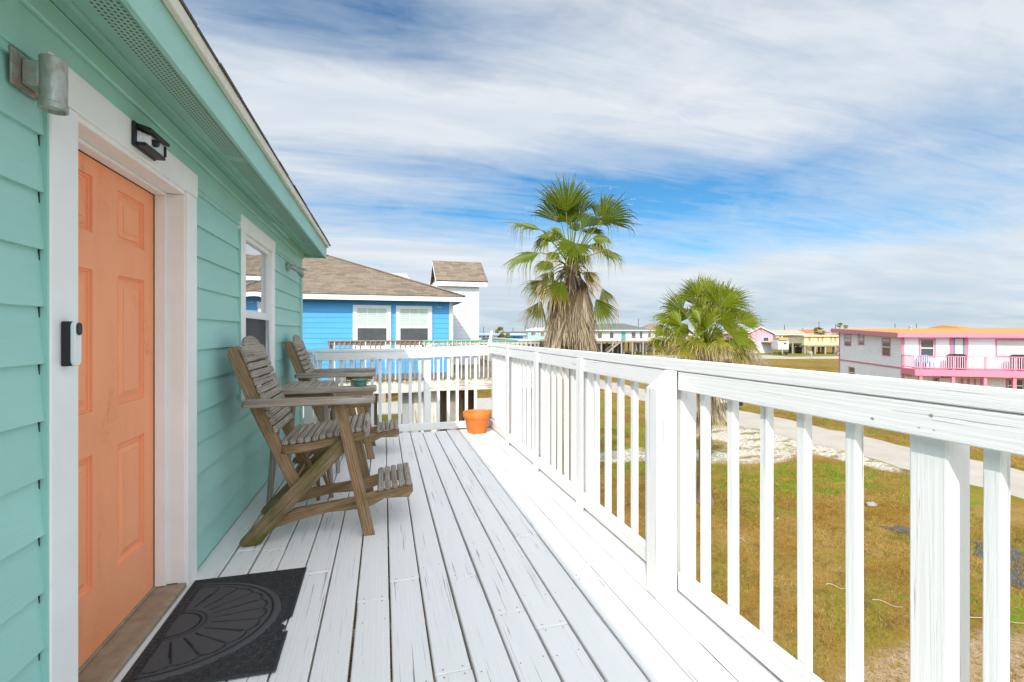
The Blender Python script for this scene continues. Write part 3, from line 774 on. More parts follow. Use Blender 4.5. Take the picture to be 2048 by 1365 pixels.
# side railing runs along Y; its boards kink a little where they were joined
RX0, RX1 = 1.362, 1.400
def zc(y):  # top of the cap
    return 1.139 + .003 * math.sin(y * 1.1) - max(0, y - 4) * .004
def zk(y):  # foot of the cap
    return 1.086 + .0025 * math.sin(y * 1.7 + 1) + max(0, y - 4) * .004
def zl(y):  # foot of the upper rail
    return .996 + .002 * math.sin(y * 1.3 + 2)
def rail_piece(mb, y0, y1, x0, x1, lo, hi, n=8, ch=.004):
    """a board along Y whose top and foot follow lo(y), hi(y)"""
    vs, gs, fs = [], [], []; sd = random.uniform(0, 90)
    prof = lambda a, b: [(x0 + ch, a), (x1 - ch, a), (x1, a + ch), (x1, b - ch), (x1 - ch, b), (x0 + ch, b), (x0, b - ch), (x0, a + ch)]
    for i in range(n + 1):
        y = y0 + (y1 - y0) * i / n
        for (x, z) in prof(lo(y), hi(y)): vs.append((x, y, z)); gs.append((y + sd, z, x))
    for i in range(n):
        for k in range(8): fs.append((i * 8 + k, i * 8 + (k + 1) % 8, i * 8 + 8 + (k + 1) % 8, i * 8 + 8 + k))
    fs += [tuple(range(8)), tuple(n * 8 + k for k in range(7, -1, -1))]
    fs = [f[::-1] for f in fs]
    mb.add(vs, fs, gs)
for (a, b) in ((-2.2, 2.085), (2.088, 6.06)):
    mb = MB(); rail_piece(mb, a, b, 1.357, 1.404, lambda y: zk(y) + .0025, zc); mb.build('cap_rail', M['white_rail'], dk)
for (a, b) in ((-2.2, 1.885), (1.99, 4.0), (4.003, 5.925)):
    mb = MB(); rail_piece(mb, a, b, RX0, RX1, zl, zk)
    if a < 0:
        for (u, v, r) in ((1745, 838, .0042), (1862, 832, .0042), (1838, 856, .0022), (1868, 861, .0018)):
            q = onx(u, v, RX0 - .0008)
            mb.add([(q.x, q.y + r * 1.3 * math.cos(k * .7854) * random.uniform(.7, 1.2), q.z + r * math.sin(k * .7854) * random.uniform(.7, 1.2)) for k in range(8)], [tuple(range(8))], [(0, 0, 0)] * 8, 1)
    mb.build('upper_rail', [M['white_rail'], plain('bare_wood_hole', (.30, .27, .22), .9)], dk)
for (a, b) in ((-2.2, 1.885), (1.99, 2.99), (2.993, 3.95), (3.953, 4.93), (4.933, 5.925)):
    mb = MB(); rail_piece(mb, a, b, RX0, RX1, lambda y: .032, lambda y: .122, 2); mb.build('bottom_rail', M['white_rail'], dk)
for y in (3.0, 3.97, 4.98):
    mb = MB(); mb.box(1.340, RX0 - .001, y - .045, y + .045, .004, zk(y) + .002, .003); mb.build('batten', M['white_rail'], dk)
# the stout inner post with its mitred head
mb = MB()
mb.prism([(1.25, 0), (1.36, 0), (1.36, zk(1.9) + .002), (1.25, 1.0)], (0, 1.89, 0), (1, 0, 0), (0, 0, 1), (0, 1, 0), .095, gdir=(0, 1), ch=.004)
mb.build('post', M['white_rail'], dk)
POSTS = [-.15, .87, 1.96, 3.03, 4.0, 5.0, 5.93]
for y in POSTS:
    mb = MB(); mb.box(RX1 + .001, RX1 + .09, y - .045, y + .045, -.26, zk(y) + .002, .005); mb.build('post', M['white_rail'], dk)
by = [-1.9, -1.73, -1.56, -1.39, -1.22, -1.05, -.88, -.71, -.54, -.37, .06, .23, .40, .57, .745, 1.085, 1.255, 1.425, 1.595, 1.77]
for a, b in ((1.96, 3.03), (3.03, 4.0), (4.0, 5.0), (5.0, 5.93)):
    n = 6; by += [a + .10 + (b - a - .10) * k / n for k in range(n)]
for y in by:
    mb = MB(); dy = random.uniform(-.006, .006); w = random.uniform(.0165, .018)
    mb.beam((RX1 + .001 + .02, y + dy, -.04), (RX1 + .001 + .02, y + dy + random.uniform(-.004, .004), zl(y) + .07), w * 2, .035, (1, 0, 0), .003); mb.build('baluster', M['white_rail'], dk)
# far railing along X
def zf(x): return 1.062 + .022 * max(0, min(1, (x + .97) / 2.3)) + .02 * max(0, min(1, (x - .3) / 1.0))
mb = MB(); fx = lambda x: x
FY = 5.935
def rail_x(mb, x0, x1, y0, y1, lo, hi, n=8, ch=.004):
    t_ = MB(); rail_piece(t_, x0, x1, y0, y1, lo, hi, n, ch)
    mb.add([(v[1], v[0], v[2]) for v in t_.v], [f[::-1] for f in t_.f], t_.g)
mb = MB(); rail_x(mb, -.962, 1.343, FY - .006, FY + .045, lambda x: zf(x) - .034, zf); mb.build('cap_rail', M['white_rail'], dk)
mb = MB(); rail_x(mb, -.80, 1.361, FY, FY + .038, lambda x: zf(x) - .135, lambda x: zf(x) - .036); mb.build('upper_rail', M['white_rail'], dk)
mb = MB(); rail_x(mb, -.80, 1.361, FY, FY + .038, lambda x: .015, lambda x: .105); mb.build('bottom_rail', M['white_rail'], dk)
for x in (-.88, .55):
    mb = MB(); mb.box(x - .045, x + .045, FY + .04, FY + .128, -.26, zf(x) - .036, .004); mb.build('post', M['white_rail'], dk)
for x in [-.80, -.745, -.62, -.50, -.38, -.255, -.135, -.06 + .02, .075, .20, .33, .452, .69, .82, .94, 1.06, 1.185]:
    mb = MB(); mb.beam((x, FY + .058, -.04), (x + random.uniform(-.003, .003), FY + .058, zf(x) - .06), .038, .038, (0, 1, 0), .003); mb.build('baluster', M['white_rail'], dk)
mb = MB(); mb.box(1.36, 1.402, 5.965, 6.015, zc(5.9) - .004, zc(5.9) + .05, .008); mb.beam((1.385, 5.99, zc(5.9) + .04), (1.41, 5.99, zc(5.9) + .165), .034, .034, (0, 1, 0), .006); mb.build('finial', M['white_rail'], dk)

# ---------------------------------------------------------------- things on the wall and the deck
# galvanised wall light
wl = thing('wall_light', 'rusty galvanised cylinder wall light left of the coral door', 'wall light', (-.92, 1.55, 1.85))
pl_ = (onx(22, 130, -.946), onx(76, 165, -.946)); pcl = onx(107, 167, -.885)
zc_ = (pl_[0].z + pl_[1].z) / 2
mb = MB(); mb.box(WX + .014, WX + .020, pl_[0].y, pl_[1].y + .012, zc_ - .05, zc_ + .05, .002); mb.build('mounting_plate', M['rust'], wl)
cx_, cy_, r = pcl.x, pcl.y, .0295; zt_, zb_ = pcl.z + .066, pcl.z - .078
mb = MB(); mb.box(WX + .0205, cx_ - .02, cy_ - .022, cy_ + .03, zc_ - .035, zc_ + .035, .004); mb.build('bracket', M['galv'], wl)
mb = MB()
mb.lathe([(0, zt_), (r, zt_), (r + .001, zt_ - .004), (r, zt_ - .009), (r, zb_ + .020), (r + .002, zb_ + .018), (r + .002, zb_ + .002), (r - .003, zb_), (r - .005, zb_ + .008), (r - .005, zb_ + .02)], (cx_, cy_, 0), 40); mb.build('cylinder', M['galv'], wl, smooth='auto')
mb = MB(); mb.lathe([(0, zb_ + .008), (r - .0055, zb_ + .010)], (cx_, cy_, 0), 32); mb.build('lens', glass_mat('lamp_lens', (.45, .48, .48), .1), wl)
# solar security light on the head casing
sl_ = thing('security_light', 'small black solar security light above the coral door', 'security light', (CXF + .03, 2.18, 2.03))
y0, y1, z0, z1, x0 = 2.090, 2.285, 2.008, 2.092, CXF + .0025
mb = MB(); mb.box(x0, x0 + .012, y0, y1 - .02, z0 - .012, z1, .003)
mb.prism([(x0 + .0125, z1 - .022), (x0 + .060, z1 - .030), (x0 + .060, z1 - .018), (x0 + .0125, z1 - .004)], (0, y0 + .012, 0), (1, 0, 0), (0, 0, 1), (0, 1, 0), y1 - y0 - .03)
mb.box(x0 + .0125, x0 + .046, y0 + .006, y1 - .022, z0 - .008, z0 + .006, .002); mb.box(x0 + .0125, x0 + .05, y1 - .03, y1 - .022, z0 + .0065, z1 - .032, .002)
mb.build('housing', M['black'], sl_)
mb = MB(); q0, q1, q2, q3 = (x0 + .0125, y0 + .016), (x0 + .040, y0 + .060), (x0 + .043, y1 - .032), (x0 + .0125, y1 - .032)
mb.prism([q0, q1, q2, q3], (0, 0, z0 + .0065), (1, 0, 0), (0, 1, 0), (0, 0, 1), z1 - z0 - .038); mb.build('reflector', plain('silver_reflector', (.80, .81, .78), .25, .35, var=.12, nscale=60), sl_)
mb = MB(); mb.lathe([(.015, 0), (.015, .014), (.012, .022), (0, .027)], (x0 + .036, 2.175, z0 + .032), 20, axis=(1, -.5, -.25)); mb.build('sensor', M['black'], sl_, smooth=True)
# doorbell
db = thing('video_doorbell', 'white and black video doorbell on the white door casing', 'doorbell', (CXF, 1.715, 1.24))
def pill(mb, x0, x1, cy, z0, z1, r, n=10, ch=.003):
    pts = [(cy + r * math.cos(math.pi * k / n), z1 - r + r * math.sin(math.pi * k / n)) for k in range(n + 1)] + [(cy - r * math.cos(math.pi * k / n), z0 + r - r * math.sin(math.pi * k / n)) for k in range(n + 1)]
    mb.prism(pts, (x0, 0, 0), (0, 1, 0), (0, 0, 1), (1, 0, 0), x1 - x0, ch=ch)
mb = MB(); mb.box(CXF + .0005, CXF + .022, 1.694, 1.726, 1.168, 1.305, .003); mb.build('wedge', M['black'], db)
mb = MB(); pill(mb, CXF + .0225, CXF + .036, 1.712, 1.168, 1.306, .0165); mb.build('faceplate', plain('doorbell_white', (.80, .81, .80), .25), db, smooth='auto')
mb = MB(); pill(mb, CXF + .0365, CXF + .040, 1.712, 1.262, 1.302, .0125, ch=.0015); mb.build('lens', M['black'], db, smooth='auto')
# bullet floodlight near the far corner
fl = thing('flood_light', 'grey bullet flood light under the eave near the far corner', 'flood light', (-.93, 5.5, 1.9))
p = onx(579, 536, -.93); q = onx(602, 551, -.80) 
mb = MB(); mb.lathe([(0, 0), (.042, 0), (.042, .02), (.022, .03), (.022, .05)], (WX + .012, p.y, p.z + .01), 20, axis=(1, 0, 0)); mb.build('canopy', M['galv'], fl, smooth='auto')
mb = MB(); dr = Vector((.72, .25, -.42)).normalized(); b0_ = Vector((WX + .06, p.y, p.z + .012))
mb.lathe([(0, -.01), (.022, -.01), (.026, .03), (.030, .07), (.046, .10), (.050, .135), (.048, .137), (.042, .115), (0, .11)], b0_, 24, axis=dr); mb.build('lamp_head', M['galv'], fl, smooth='auto')

# rubber doormat with a raised half-round carpet
mt = thing('doormat', 'black rubber doormat with half-round charcoal carpet before the coral door', 'doormat', (-.65, 2.28, 0))
MX0, MX1, MY0, MY1 = -.922, -.392, 1.88, 2.665
nx, nyy = 120, 170
fanc = (-.845, 2.272); rxm, rym = .395, .345
def fanpos(x, y): return (x - fanc[0]) / rxm, (y - fanc[1]) / rym
base_mb = MB(); vs, gs, fs = [], [], []
for i in range(nx + 1):
    for j in range(nyy + 1):
        x = MX0 + (MX1 - MX0) * i / nx; y = MY0 + (MY1 - MY0) * j / nyy
        rot = .022; xx = x + (y - 2.27) * -rot * .6; yyv = y + (x + .65) * -rot
        k = math.sin(x * 210 + 2.2 * math.sin(y * 95)) * math.sin(y * 170 + 2.6 * math.sin(x * 120))
        edge = min(i, nx - i, j, nyy - j)
        z = .0055 + (.0034 * k if edge > 3 else (.003 if edge > 0 else -.003))
        vs.append((xx, yyv, z + .002)); gs.append((x, y, 0))
for i in range(nx):
    for j in range(nyy):
        x = MX0 + (MX1 - MX0) * (i + .5) / nx; y = MY0 + (MY1 - MY0) * (j + .5) / nyy
        if 2.125 + .012 * math.sin(x * 160) < y < 2.215 + .008 * math.sin(x * 90) and x > MX1 - .024 - .012 * math.sin(y * 90): continue
        a = i * (nyy + 1) + j; fs.append((a, a + nyy + 1, a + nyy + 2, a + 1))
base_mb.add(vs, fs, gs); 
def m_rubber(t):
    g = t.attr('grain'); n = t.noise(g, 60, 4); finish(t, t.mix(t.rng(n, .4, .7), (.02, .021, .023), (.042, .042, .045)), .55, t.bump(n, .3, .002))
base_mb.build('rubber_base', mat('black_rubber', m_rubber), mt, smooth=True)
mb = MB(); vs, gs, fs = [], [], []; na, nr = 150, 90
for i in range(na + 1):
    for j in range(nr + 1):
        a = -math.pi / 2 + math.pi * i / na; r = j / nr
        x = fanc[0] - .03 + (rxm + .03) * r * math.cos(a); y = fanc[1] + rym * r * math.sin(a) + (x + .65) * -.02
        gz = 0.0
        ang = (a + math.pi / 2) / math.pi * 11
        dl = abs(ang - round(ang)) * math.pi / 11 * r
        if .36 < r < .80 and dl < .009: gz = -1
        fr_ = abs(ang - math.floor(ang) - .5)
        rs = .80 + .06 * math.sqrt(max(0, 1 - (fr_ * 2) ** 2))
        if abs(r - rs) < .008 or abs(r - .30) < .008 or abs(r - .25) < .006 or abs(r - .915) < .008: gz = -1
        if math.cos(a) * r < .025 and r > .2: gz = min(gz, -.4)
        z = .0145 + gz * .0036
        if j >= nr - 2: z = .0125 - (j - nr + 2) * .003
        vs.append((x, y, z)); gs.append((x, y, gz))
for i in range(na):
    for j in range(nr): k = i * (nr + 1) + j; fs.append((k, k + 1, k + nr + 2, k + nr + 1))
mb.add(vs, [f[::-1] for f in fs], gs)
def m_carpet(t):
    g = t.attr('grain'); s_ = t.sep(g); n = t.noise(g, 420, 2, .7); b = t.noise(g, 9, 4)
    c = t.mix(t.rng(n, .3, .7), (.036, .036, .038), (.135, .135, .14)); c = t.mix(t.rng(b, .4, .7, 0, .3), c, (.11, .108, .105)); c = t.mix(t.m('MULTIPLY', s_[2], -.75, clamp=True), c, (.016, .016, .017)); finish(t, c, .95, t.bump(n, .8, .004), spec=.1)
mb.build('carpet', mat('charcoal_carpet', m_carpet), mt, smooth=True)

# terracotta pot
pc = onz(951, 866, 0); px_, py_ = 1.150, 5.72
pot = thing('flower_pot', 'orange terracotta flower pot in the far corner of the deck', 'flower pot', (px_, py_, 0))
mb = MB(); mb.lathe([(0, .002), (.115, .002), (.120, .008), (.156, .185), (.160, .190), (.170, .192), (.176, .200), (.181, .255), (.178, .262), (.168, .262), (.160, .24), (.145, .18), (.112, .03), (0, .025)], (px_, py_, 0), 56); mb.build('pot', M['terracotta'], pot, smooth='auto')

# tall weathered chair with footrest, built once and copied
def make_chair():
    ch = thing('balcony_chair', 'tall weathered wooden slat chair with footrest, the nearer of two by the green wall', 'chair', (-.40, 3.30, 0), 'tall weathered chairs on the porch')
    Yn, Yf = 2.985, 3.575; T = .032
    Yp = 3.03
    def q(u, v): p = ony(u, v, Yp); return (p.x, p.z)
    z3 = lambda x, y: q(470 + x / 5.46, 860 + y / 5.46)
    leg = [(-.295, .832), (-.228, .832), (-.052, 0), (-.122, 0)]
    strut = [(-.262, .628), (-.205, .55), (-.232, .524), (-.64, .085), (-.705, .015), (-.735, 0), (-.792, 0), (-.822, .022), (-.815, .04)]
    strut = [(-.255, .625), (-.215, .545), (-.64, .092), (-.70, .016), (-.735, 0), (-.792, 0), (-.822, .022), (-.812, .045)]
    post = [(-.890, 1.135), (-.888, 1.165), (-.872, 1.186), (-.842, 1.190), (-.828, 1.18), (-.687, .80), (-.485, .33), (-.545, .30), (-.776, .82)]
    srail = [(-.60, .582), (-.45, .592), (-.31, .615), (-.125, .645), (-.125, .585), (-.21, .578), (-.31, .562), (-.45, .534), (-.61, .522)]
    frail = [z3(620, 905), z3(1320, 770), z3(1570, 700), z3(1945, 618), z3(1952, 700), z3(1905, 765), z3(1780, 772), z3(1640, 780), z3(1500, 858), z3(1380, 900), z3(1250, 915), z3(1000, 940), z3(700, 1020), z3(430, 1108), (-.70, .02), (-.66, .085)]
    def side(y, sgn, nm, pts, mt_, g, ch_=.004):
        m_ = MB(); m_.prism(pts, (0, y, 0), (1, 0, 0), (0, 0, 1), (0, sgn, 0), T, gdir=g, ch=ch_); return m_.build(nm, mt_, ch)
    for y, s in ((Yn, 1), (Yf, -1)):
        side(y, s, 'front_leg', leg, M['brown_wood'], (.18, -.82))
        side(y + s * (T + .001), s, 'strut', strut, M['moss_wood'] if s > 0 else M['moss_wood'], (.57, .6))
        side(y + s * 2 * (T + .001), s, 'back_post', post, M['brown_wood'], (.35, -.85))
        side(y + s * 2 * (T + .001), s, 'seat_rail', srail, M['brown_wood'], (1, .1))
        side(y + s * (3 * T + .003), s, 'footrest_rail', frail, M['brown_wood'], (1, .2))
        # arm with a cup hole near its front end
        ya, yb = (y - .055, y + .065) if s > 0 else (y - .065, y + .055)
        m_ = MB(); yc = (ya + yb) / 2; w = (yb - ya) / 2; x0, x1 = -.790, -.050; hx, hr = -.165, .036; n = 20
        ln_ = lambda c_, s__: min(((x1 - hx) / c_ if c_ > 0 else (x0 - hx) / c_) if abs(c_) > 1e-6 else 9, w / abs(s__) if abs(s__) > 1e-6 else 9)
        angs = [2 * math.pi * k / 28 for k in range(28)] + [math.atan2(sy * (w - e2), (xx - hx) - (e1 if xx > hx else -e1)) % (2 * math.pi) for xx in (x0, x1) for sy in (-1, 1) for e1, e2 in ((0, .018), (.018, 0))]
        angs = sorted(set(round(a_, 5) for a_ in angs)); n = len(angs)
        inner = [(hx + hr * math.cos(a_), yc + hr * math.sin(a_)) for a_ in angs]
        outer = [(hx + math.cos(a_) * ln_(math.cos(a_), math.sin(a_)), yc + math.sin(a_) * ln_(math.cos(a_), math.sin(a_))) for a_ in angs]
        za, zb = .834, .872; e_ = .006
        def inset(p, k): return (min(max(p[0], x0 + k), x1 - k), min(max(p[1], ya + k), yb - k))
        vs = []; gs = []
        for (pts_, z) in ((inner, zb), ([inset(p, e_) for p in outer], zb), (outer, zb - e_), (outer, za + e_), ([inset(p, e_) for p in outer], za), (inner, za)):
            for p in pts_: vs.append((p[0], p[1], z)); gs.append((p[0] + 5 + s, p[1], z))
        fs = []
        for rr in range(6):
            r2 = (rr + 1) % 6
            for k in range(n): j = (k + 1) % n; fs.append((rr * n + k, r2 * n + k, r2 * n + j, rr * n + j))
        m_.add(vs, fs, gs)
        arm = m_.build('arm', M['gray_wood'], ch)
        m_ = MB(); yy = y + s * (T + .001); m_.box(-.33, -.075, min(yy, yy + s * .03), max(yy, yy + s * .03), .800, .8335, .003); m_.build('arm_cleat', M['brown_wood'], arm)
    # seat slats following the scooped rails
    top = lambda x: .580 + (x + .60) * .10 + max(0, x + .40) ** 2 * .30
    ya, yb = Yn + 2 * T - .022, Yf - 2 * T + .022
    xs = [-.575 + .0425 * k for k in range(11)]
    pts = [(-.60, .582), (-.45, .592), (-.31, .615), (-.125, .645)]
    def rt(x):
        for (a, b), (c, d) in zip(pts[:-1], pts[1:]):
            if x <= c: return b + (d - b) * (x - a) / (c - a), math.atan2(d - b, c - a)
        return pts[-1][1], .2
    for x in xs:
        z, an = rt(x); dz = random.uniform(-.001, .001)
        m_ = MB(); A_ = Vector((math.cos(an), 0, math.sin(an))); N_ = Vector((-math.sin(an), 0, math.cos(an)))
        m_.obox(Vector((x, (ya + yb) / 2, z + .002 + dz)) + N_ * .016, (A_, Vector((0, 1, 0)), N_), (.0185, (yb - ya) / 2 + random.uniform(-.003, .003), .016), .008, gax=1); m_.build('seat_slat', M['gray_wood'], ch)
    m_ = MB(); m_.obox((-.108, (ya + yb) / 2, .645), (Vector((.97, 0, .22)).normalized(), Vector((0, 1, 0)), Vector((-.22, 0, .97)).normalized()), (.014, (yb - ya) / 2, .036), .007, gax=1); m_.build('seat_slat', M['gray_wood'], ch)
    # back slats on the posts' front edges
    e0, e1 = Vector((-.828, 0, 1.18)), Vector((-.687, 0, .80)); dn = (e1 - e0).normalized(); nr_ = Vector((-dn.z, 0, dn.x))
    if nr_.x < 0: nr_ = -nr_
    ya, yb = Yn + 2 * T - .018, Yf - 2 * T + .018; hw = (yb - ya) / 2; yc = (ya + yb) / 2
    out = [(-hw, -.098), (hw, -.098), (hw, .0), (hw - .055, .004)] + [((hw - .075) * math.cos(math.pi * k / 12), .006 + .062 * math.sin(math.pi * k / 12)) for k in range(13)] + [(-hw + .055, .004), (-hw, .0)]
    m_ = MB(); O = e0 + nr_ * .0015; m_.prism(out, (O.x, yc, O.z), (0, 1, 0), tuple(-dn), tuple(nr_), .024, gdir=(1, 0), ch=.005); m_.build('back_slat', M['gray_wood'], ch)
    for k in range(9):
        c = e0 + dn * (.105 + .022 + k * .0505) + nr_ * (.0015 + .012)
        m_ = MB(); m_.obox((c.x, yc, c.z), (dn, Vector((0, 1, 0)), nr_), (.0222, hw + random.uniform(-.003, .003), .012), .006, gax=1); m_.build('back_slat', M['gray_wood'], ch)
    # footrest slats
    ya, yb = Yn + 3 * T - .025, Yf - 3 * T + .025
    f0, f1 = z3(1560, 700), z3(1945, 618); 
    for k in range(5):
        fx_, fz_ = f0[0] + (f1[0] - f0[0]) * (k + .45) / 5, f0[1] + (f1[1] - f0[1]) * (k + .45) / 5
        an = math.atan2(f1[1] - f0[1], f1[0] - f0[0]) + (k - 2) * -.03
        A_ = Vector((math.cos(an), 0, math.sin(an))); N_ = Vector((-math.sin(an), 0, math.cos(an)))
        m_ = MB(); m_.obox(Vector((fx_, (ya + yb) / 2, fz_ + .001)) + N_ * .0165, (A_, Vector((0, 1, 0)), N_), (.0195, (yb - ya) / 2, .0155), .008, gax=1); m_.build('footrest_slat', M['gray_wood'], ch)
    m_ = MB(); m_.box(-.57, -.53, Yn + 3 * T + .005, Yf - 3 * T - .005, .33, .36, .004); m_.build('stretcher', M['brown_wood'], ch)
    return ch
c1 = make_chair()
c2 = copy_tree(c1); c2.location = c1.location + Vector((-.03, 1.80, 0)); c2['label'] = 'tall weathered wooden slat chair, the farther of two, beside the corner railing'

# slatted side table between the chairs
tb = thing('side_table', 'weathered slatted wooden side table between the two tall chairs', 'side table', (-.6, 4.06, 0))
TX0, TX1, TY0, TY1, TZ = -.80, -.375, 3.72, 4.46, .835
nsl = 8
for k in range(nsl):
    x0 = TX0 + (TX1 - TX0) * k / nsl; x1 = TX0 + (TX1 - TX0) * (k + 1) / nsl
    mb = MB(); mb.box(x0 + .003, x1 - .003, TY0 + random.uniform(-.004, .004), TY1 + random.uniform(-.004, .004), TZ - .022, TZ + random.uniform(-.001, .001), .006); mb.build('top_slat', M['gray_wood'], tb)
mb = MB()
for y in (TY0 + .05, TY1 - .05): mb.box(TX0 + .02, TX1 - .02, y - .015, y + .015, TZ - .075, TZ - .0225, .003)
mb.build('apron', M['brown_wood'], tb)
feet = [(-.82, 3.75), (-.387, 3.757), (-.395, 4.40), (-.82, 4.42)]; tops = [(-.76, 3.80), (-.44, 3.80), (-.44, 4.37), (-.76, 4.37)]
for (f_, t_) in zip(feet, tops):
    mb = MB(); mb.tube([(f_[0], f_[1], 0), (f_[0] * .5 + t_[0] * .5, f_[1] * .5 + t_[1] * .5, .4), (t_[0], t_[1], TZ - .0225)], [.018, .026, .030], 10); mb.build('leg', M['gray_wood'], tb, smooth='auto')
SZ = .40
for k in range(6):
    x0 = -.78 + .062 * k; mb = MB(); mb.box(x0 + .003, x0 + .057, 3.80, 4.38, SZ, SZ + .02, .005); mb.build('shelf_slat', M['gray_wood'], tb)
mb = MB()
for y in (3.79, 4.36): mb.box(-.79, -.40, y, y + .03, SZ - .035, SZ - .0005, .003)
mb.build('shelf_rail', M['brown_wood'], tb)
for (a, b) in (((.10, 0), (0, 0)),):
    p0 = ony(420 + 595 / 2.843, 640 + 745 / 2.843, 3.70); p1 = ony(420 + 675 / 2.843, 640 + 950 / 2.843, 3.70)
    mb = MB(); mb.tube([p0, p1], [.016, .013], 8); mb.build('brace', M['brown_wood'], tb, smooth='auto')
    p0 = ony(420 + 612 / 2.843, 640 + 735 / 2.843, 3.72); mb = MB(); mb.tube([p0, (p0.x + .005, p0.y, .0)], [.013, .014], 8); mb.build('brace', M['brown_wood'], tb, smooth='auto')
# green glass dish in the far arm's cup hole
ds = thing('glass_dish', 'small green glass ashtray dish on the arm of the nearer chair', 'dish', (-.165, 3.58, .872))
mb = MB(); dx, dy, dz = -.165, 3.58, .8725
mb.lathe([(0, 0), (.040, 0), (.044, .004), (.047, .030), (.062, .044), (.063, .050), (.058, .051), (.042, .036), (.038, .008), (0, .006)], (dx, dy, dz), 32)
def m_gglass(t): finish(t, (.13, .36, .28), .08, spec=.8, **{'Transmission Weight': .55, 'IOR': 1.45})
mb.build('bowl', mat('green_glass', m_gglass), ds, smooth='auto')

# ---------------------------------------------------------------- palms
LEAF = leaf_mat('palm_leaf', (.125, .165, .008), (.36, .29, .026), (.46, .34, .17))
LEAF2 = leaf_mat('young_palm_leaf', (.175, .215, .010), (.40, .33, .03), (.50, .39, .22))
DEAD = leaf_mat('dead_palm_leaf', (.16, .105, .055), (.36, .28, .18), (.54, .44, .30))
def fan(mb, hub, D, N, L, n=30, half=2.0, droop=.3, dry=0.0, cup=.12, open_=.50):
    hub, D = Vector(hub), Vector(D).normalized(); N = Vector(N); N = (N - D * N.dot(D)).normalized(); S = D.cross(N)
    half *= .82; da = 2 * half / n; up = Vector((0, 0, 1)); fray = 0 if n < 15 else 1
    st = [.03, .28, open_, .64, .78, .90, 1.0]
    for i in range(n):
        a = -half + da * (i + .5) + random.uniform(-.18, .18) * da; ln = L * (.66 + .34 * math.cos(a * .62)) * random.uniform(.90, 1.06); rd = random.random()
        dr = D * math.cos(a) + S * math.sin(a); sd = -D * math.sin(a) + S * math.cos(a)
        dk_ = droop * random.uniform(.35, 2.3); tw = random.uniform(-.3, .3); bent = fray and random.random() < .38
        vs, gs, fs = [], [], []
        for r in st:
            w = ln * math.tan(da / 2) * (r * 1.06 if r <= open_ else open_ * 1.06 * max(.0, (1 - (r - open_) / (1 - open_))) ** .95 * .80)
            e = max(0, r - open_ * .85); hang = e * e * dk_ * 2.6 + (max(0, r - .74) * 1.5 if bent else 0)
            c = hub + dr * (ln * (r - .45 * min(hang, .5) * e * 2)) + N * (cup * L * r * r * (1 - math.cos(a)) * .8) - up * (ln * hang * .62) + sd * (tw * e * e * ln)
            if r < 1.0:
                vs += [c - sd * w * .93 - N * (w * .75), c + N * (w * .75), c + sd * w * .93 - N * (w * .75)]
                gs += [(r, rd, dry)] * 3
            else: vs.append(c); gs.append((r, rd, dry))
        for k in range(len(st) - 2):
            b = k * 3; fs += [(b, b + 1, b + 4, b + 3), (b + 1, b + 2, b + 5, b + 4)]
        b = (len(st) - 2) * 3; fs += [(b, b + 1, b + 3), (b + 1, b + 2, b + 3)]
        mb.add(vs, fs, gs)
        if fray and random.random() < .55:        # a loose pale fibre hanging from the edge of the blade
            q = hub + dr * (ln * random.uniform(.55, .8)) - up * (ln * droop * .05); e = q + dr * (ln * random.uniform(.05, .2)) - up * random.uniform(.12, .34) + sd * random.uniform(-.06, .06); m_ = (q + e) / 2 + dr * .05
            wv = sd * .004
            mb.add([q - wv, q + wv, m_ - wv, m_ + wv, e], [(0, 1, 3, 2), (2, 3, 4)], [(1, .3, .8)] * 5)
def petiole(mb, a, b, r0=.022, r1=.011, sag=.06, dry=.15, m=0):
    a, b = Vector(a), Vector(b); pts = []
    for k in range(7):
        t = k / 6; p = a.lerp(b, t); p.z += sag * math.sin(math.pi * t); pts.append(p)
    o = len(mb.v); mb.tube(pts, [r0 + (r1 - r0) * k / 6 for k in range(7)], 5, m)
    for i in range(o, len(mb.v)): mb.g[i] = (.3, .4, dry)
def dead_skirt(tree, base, z0, z1, n, rad, Lr, outw, wmul=1.0):
    for i in range(n):
        a = 2 * math.pi * i / n * 2.618 + random.uniform(-.2, .2); t = i / max(1, n - 1); z = z0 + (z1 - z0) * t + random.uniform(-.08, .08)
        o = Vector((math.cos(a), math.sin(a), 0)); start = base + o * rad * .55; start.z = z
        D = o * (outw * random.uniform(.5, 1.3)) - Vector((0, 0, 1)); hub = start + o * rad * random.uniform(.3, .8) + Vector((0, 0, -random.uniform(.15, .45)))
        mb = MB(); petiole(mb, start, hub, .02, .012, .05, .9)
        fan(mb, hub, D, o * 1.0 + Vector((0, 0, .3)), random.uniform(*Lr), n=16, half=.42 * wmul * random.uniform(.8, 1.5), droop=.12, dry=random.uniform(.45, 1.0), cup=.3, open_=.5)
        mb.build('dead_frond', DEAD, tree)
def trunk(tree, base, ztop, r0, r1, flare=1.0):
    mb = MB(); n = 40; pts, rad = [], []
    for k in range(n + 1):
        t = k / n; z = GZ - .05 + (ztop - GZ + .05) * t
        pts.append((base.x + .05 * math.sin(t * 3), base.y + .03 * math.sin(t * 5), z)); rad.append((r0 + (r1 - r0) * t) * (1 + .05 * math.sin(k * 2.4) + random.uniform(-.03, .03)) + flare * .16 * math.exp(-t * 22))
    mb.tube(pts, rad, 18); return mb.build('trunk', M['bark'], tree, smooth=True)
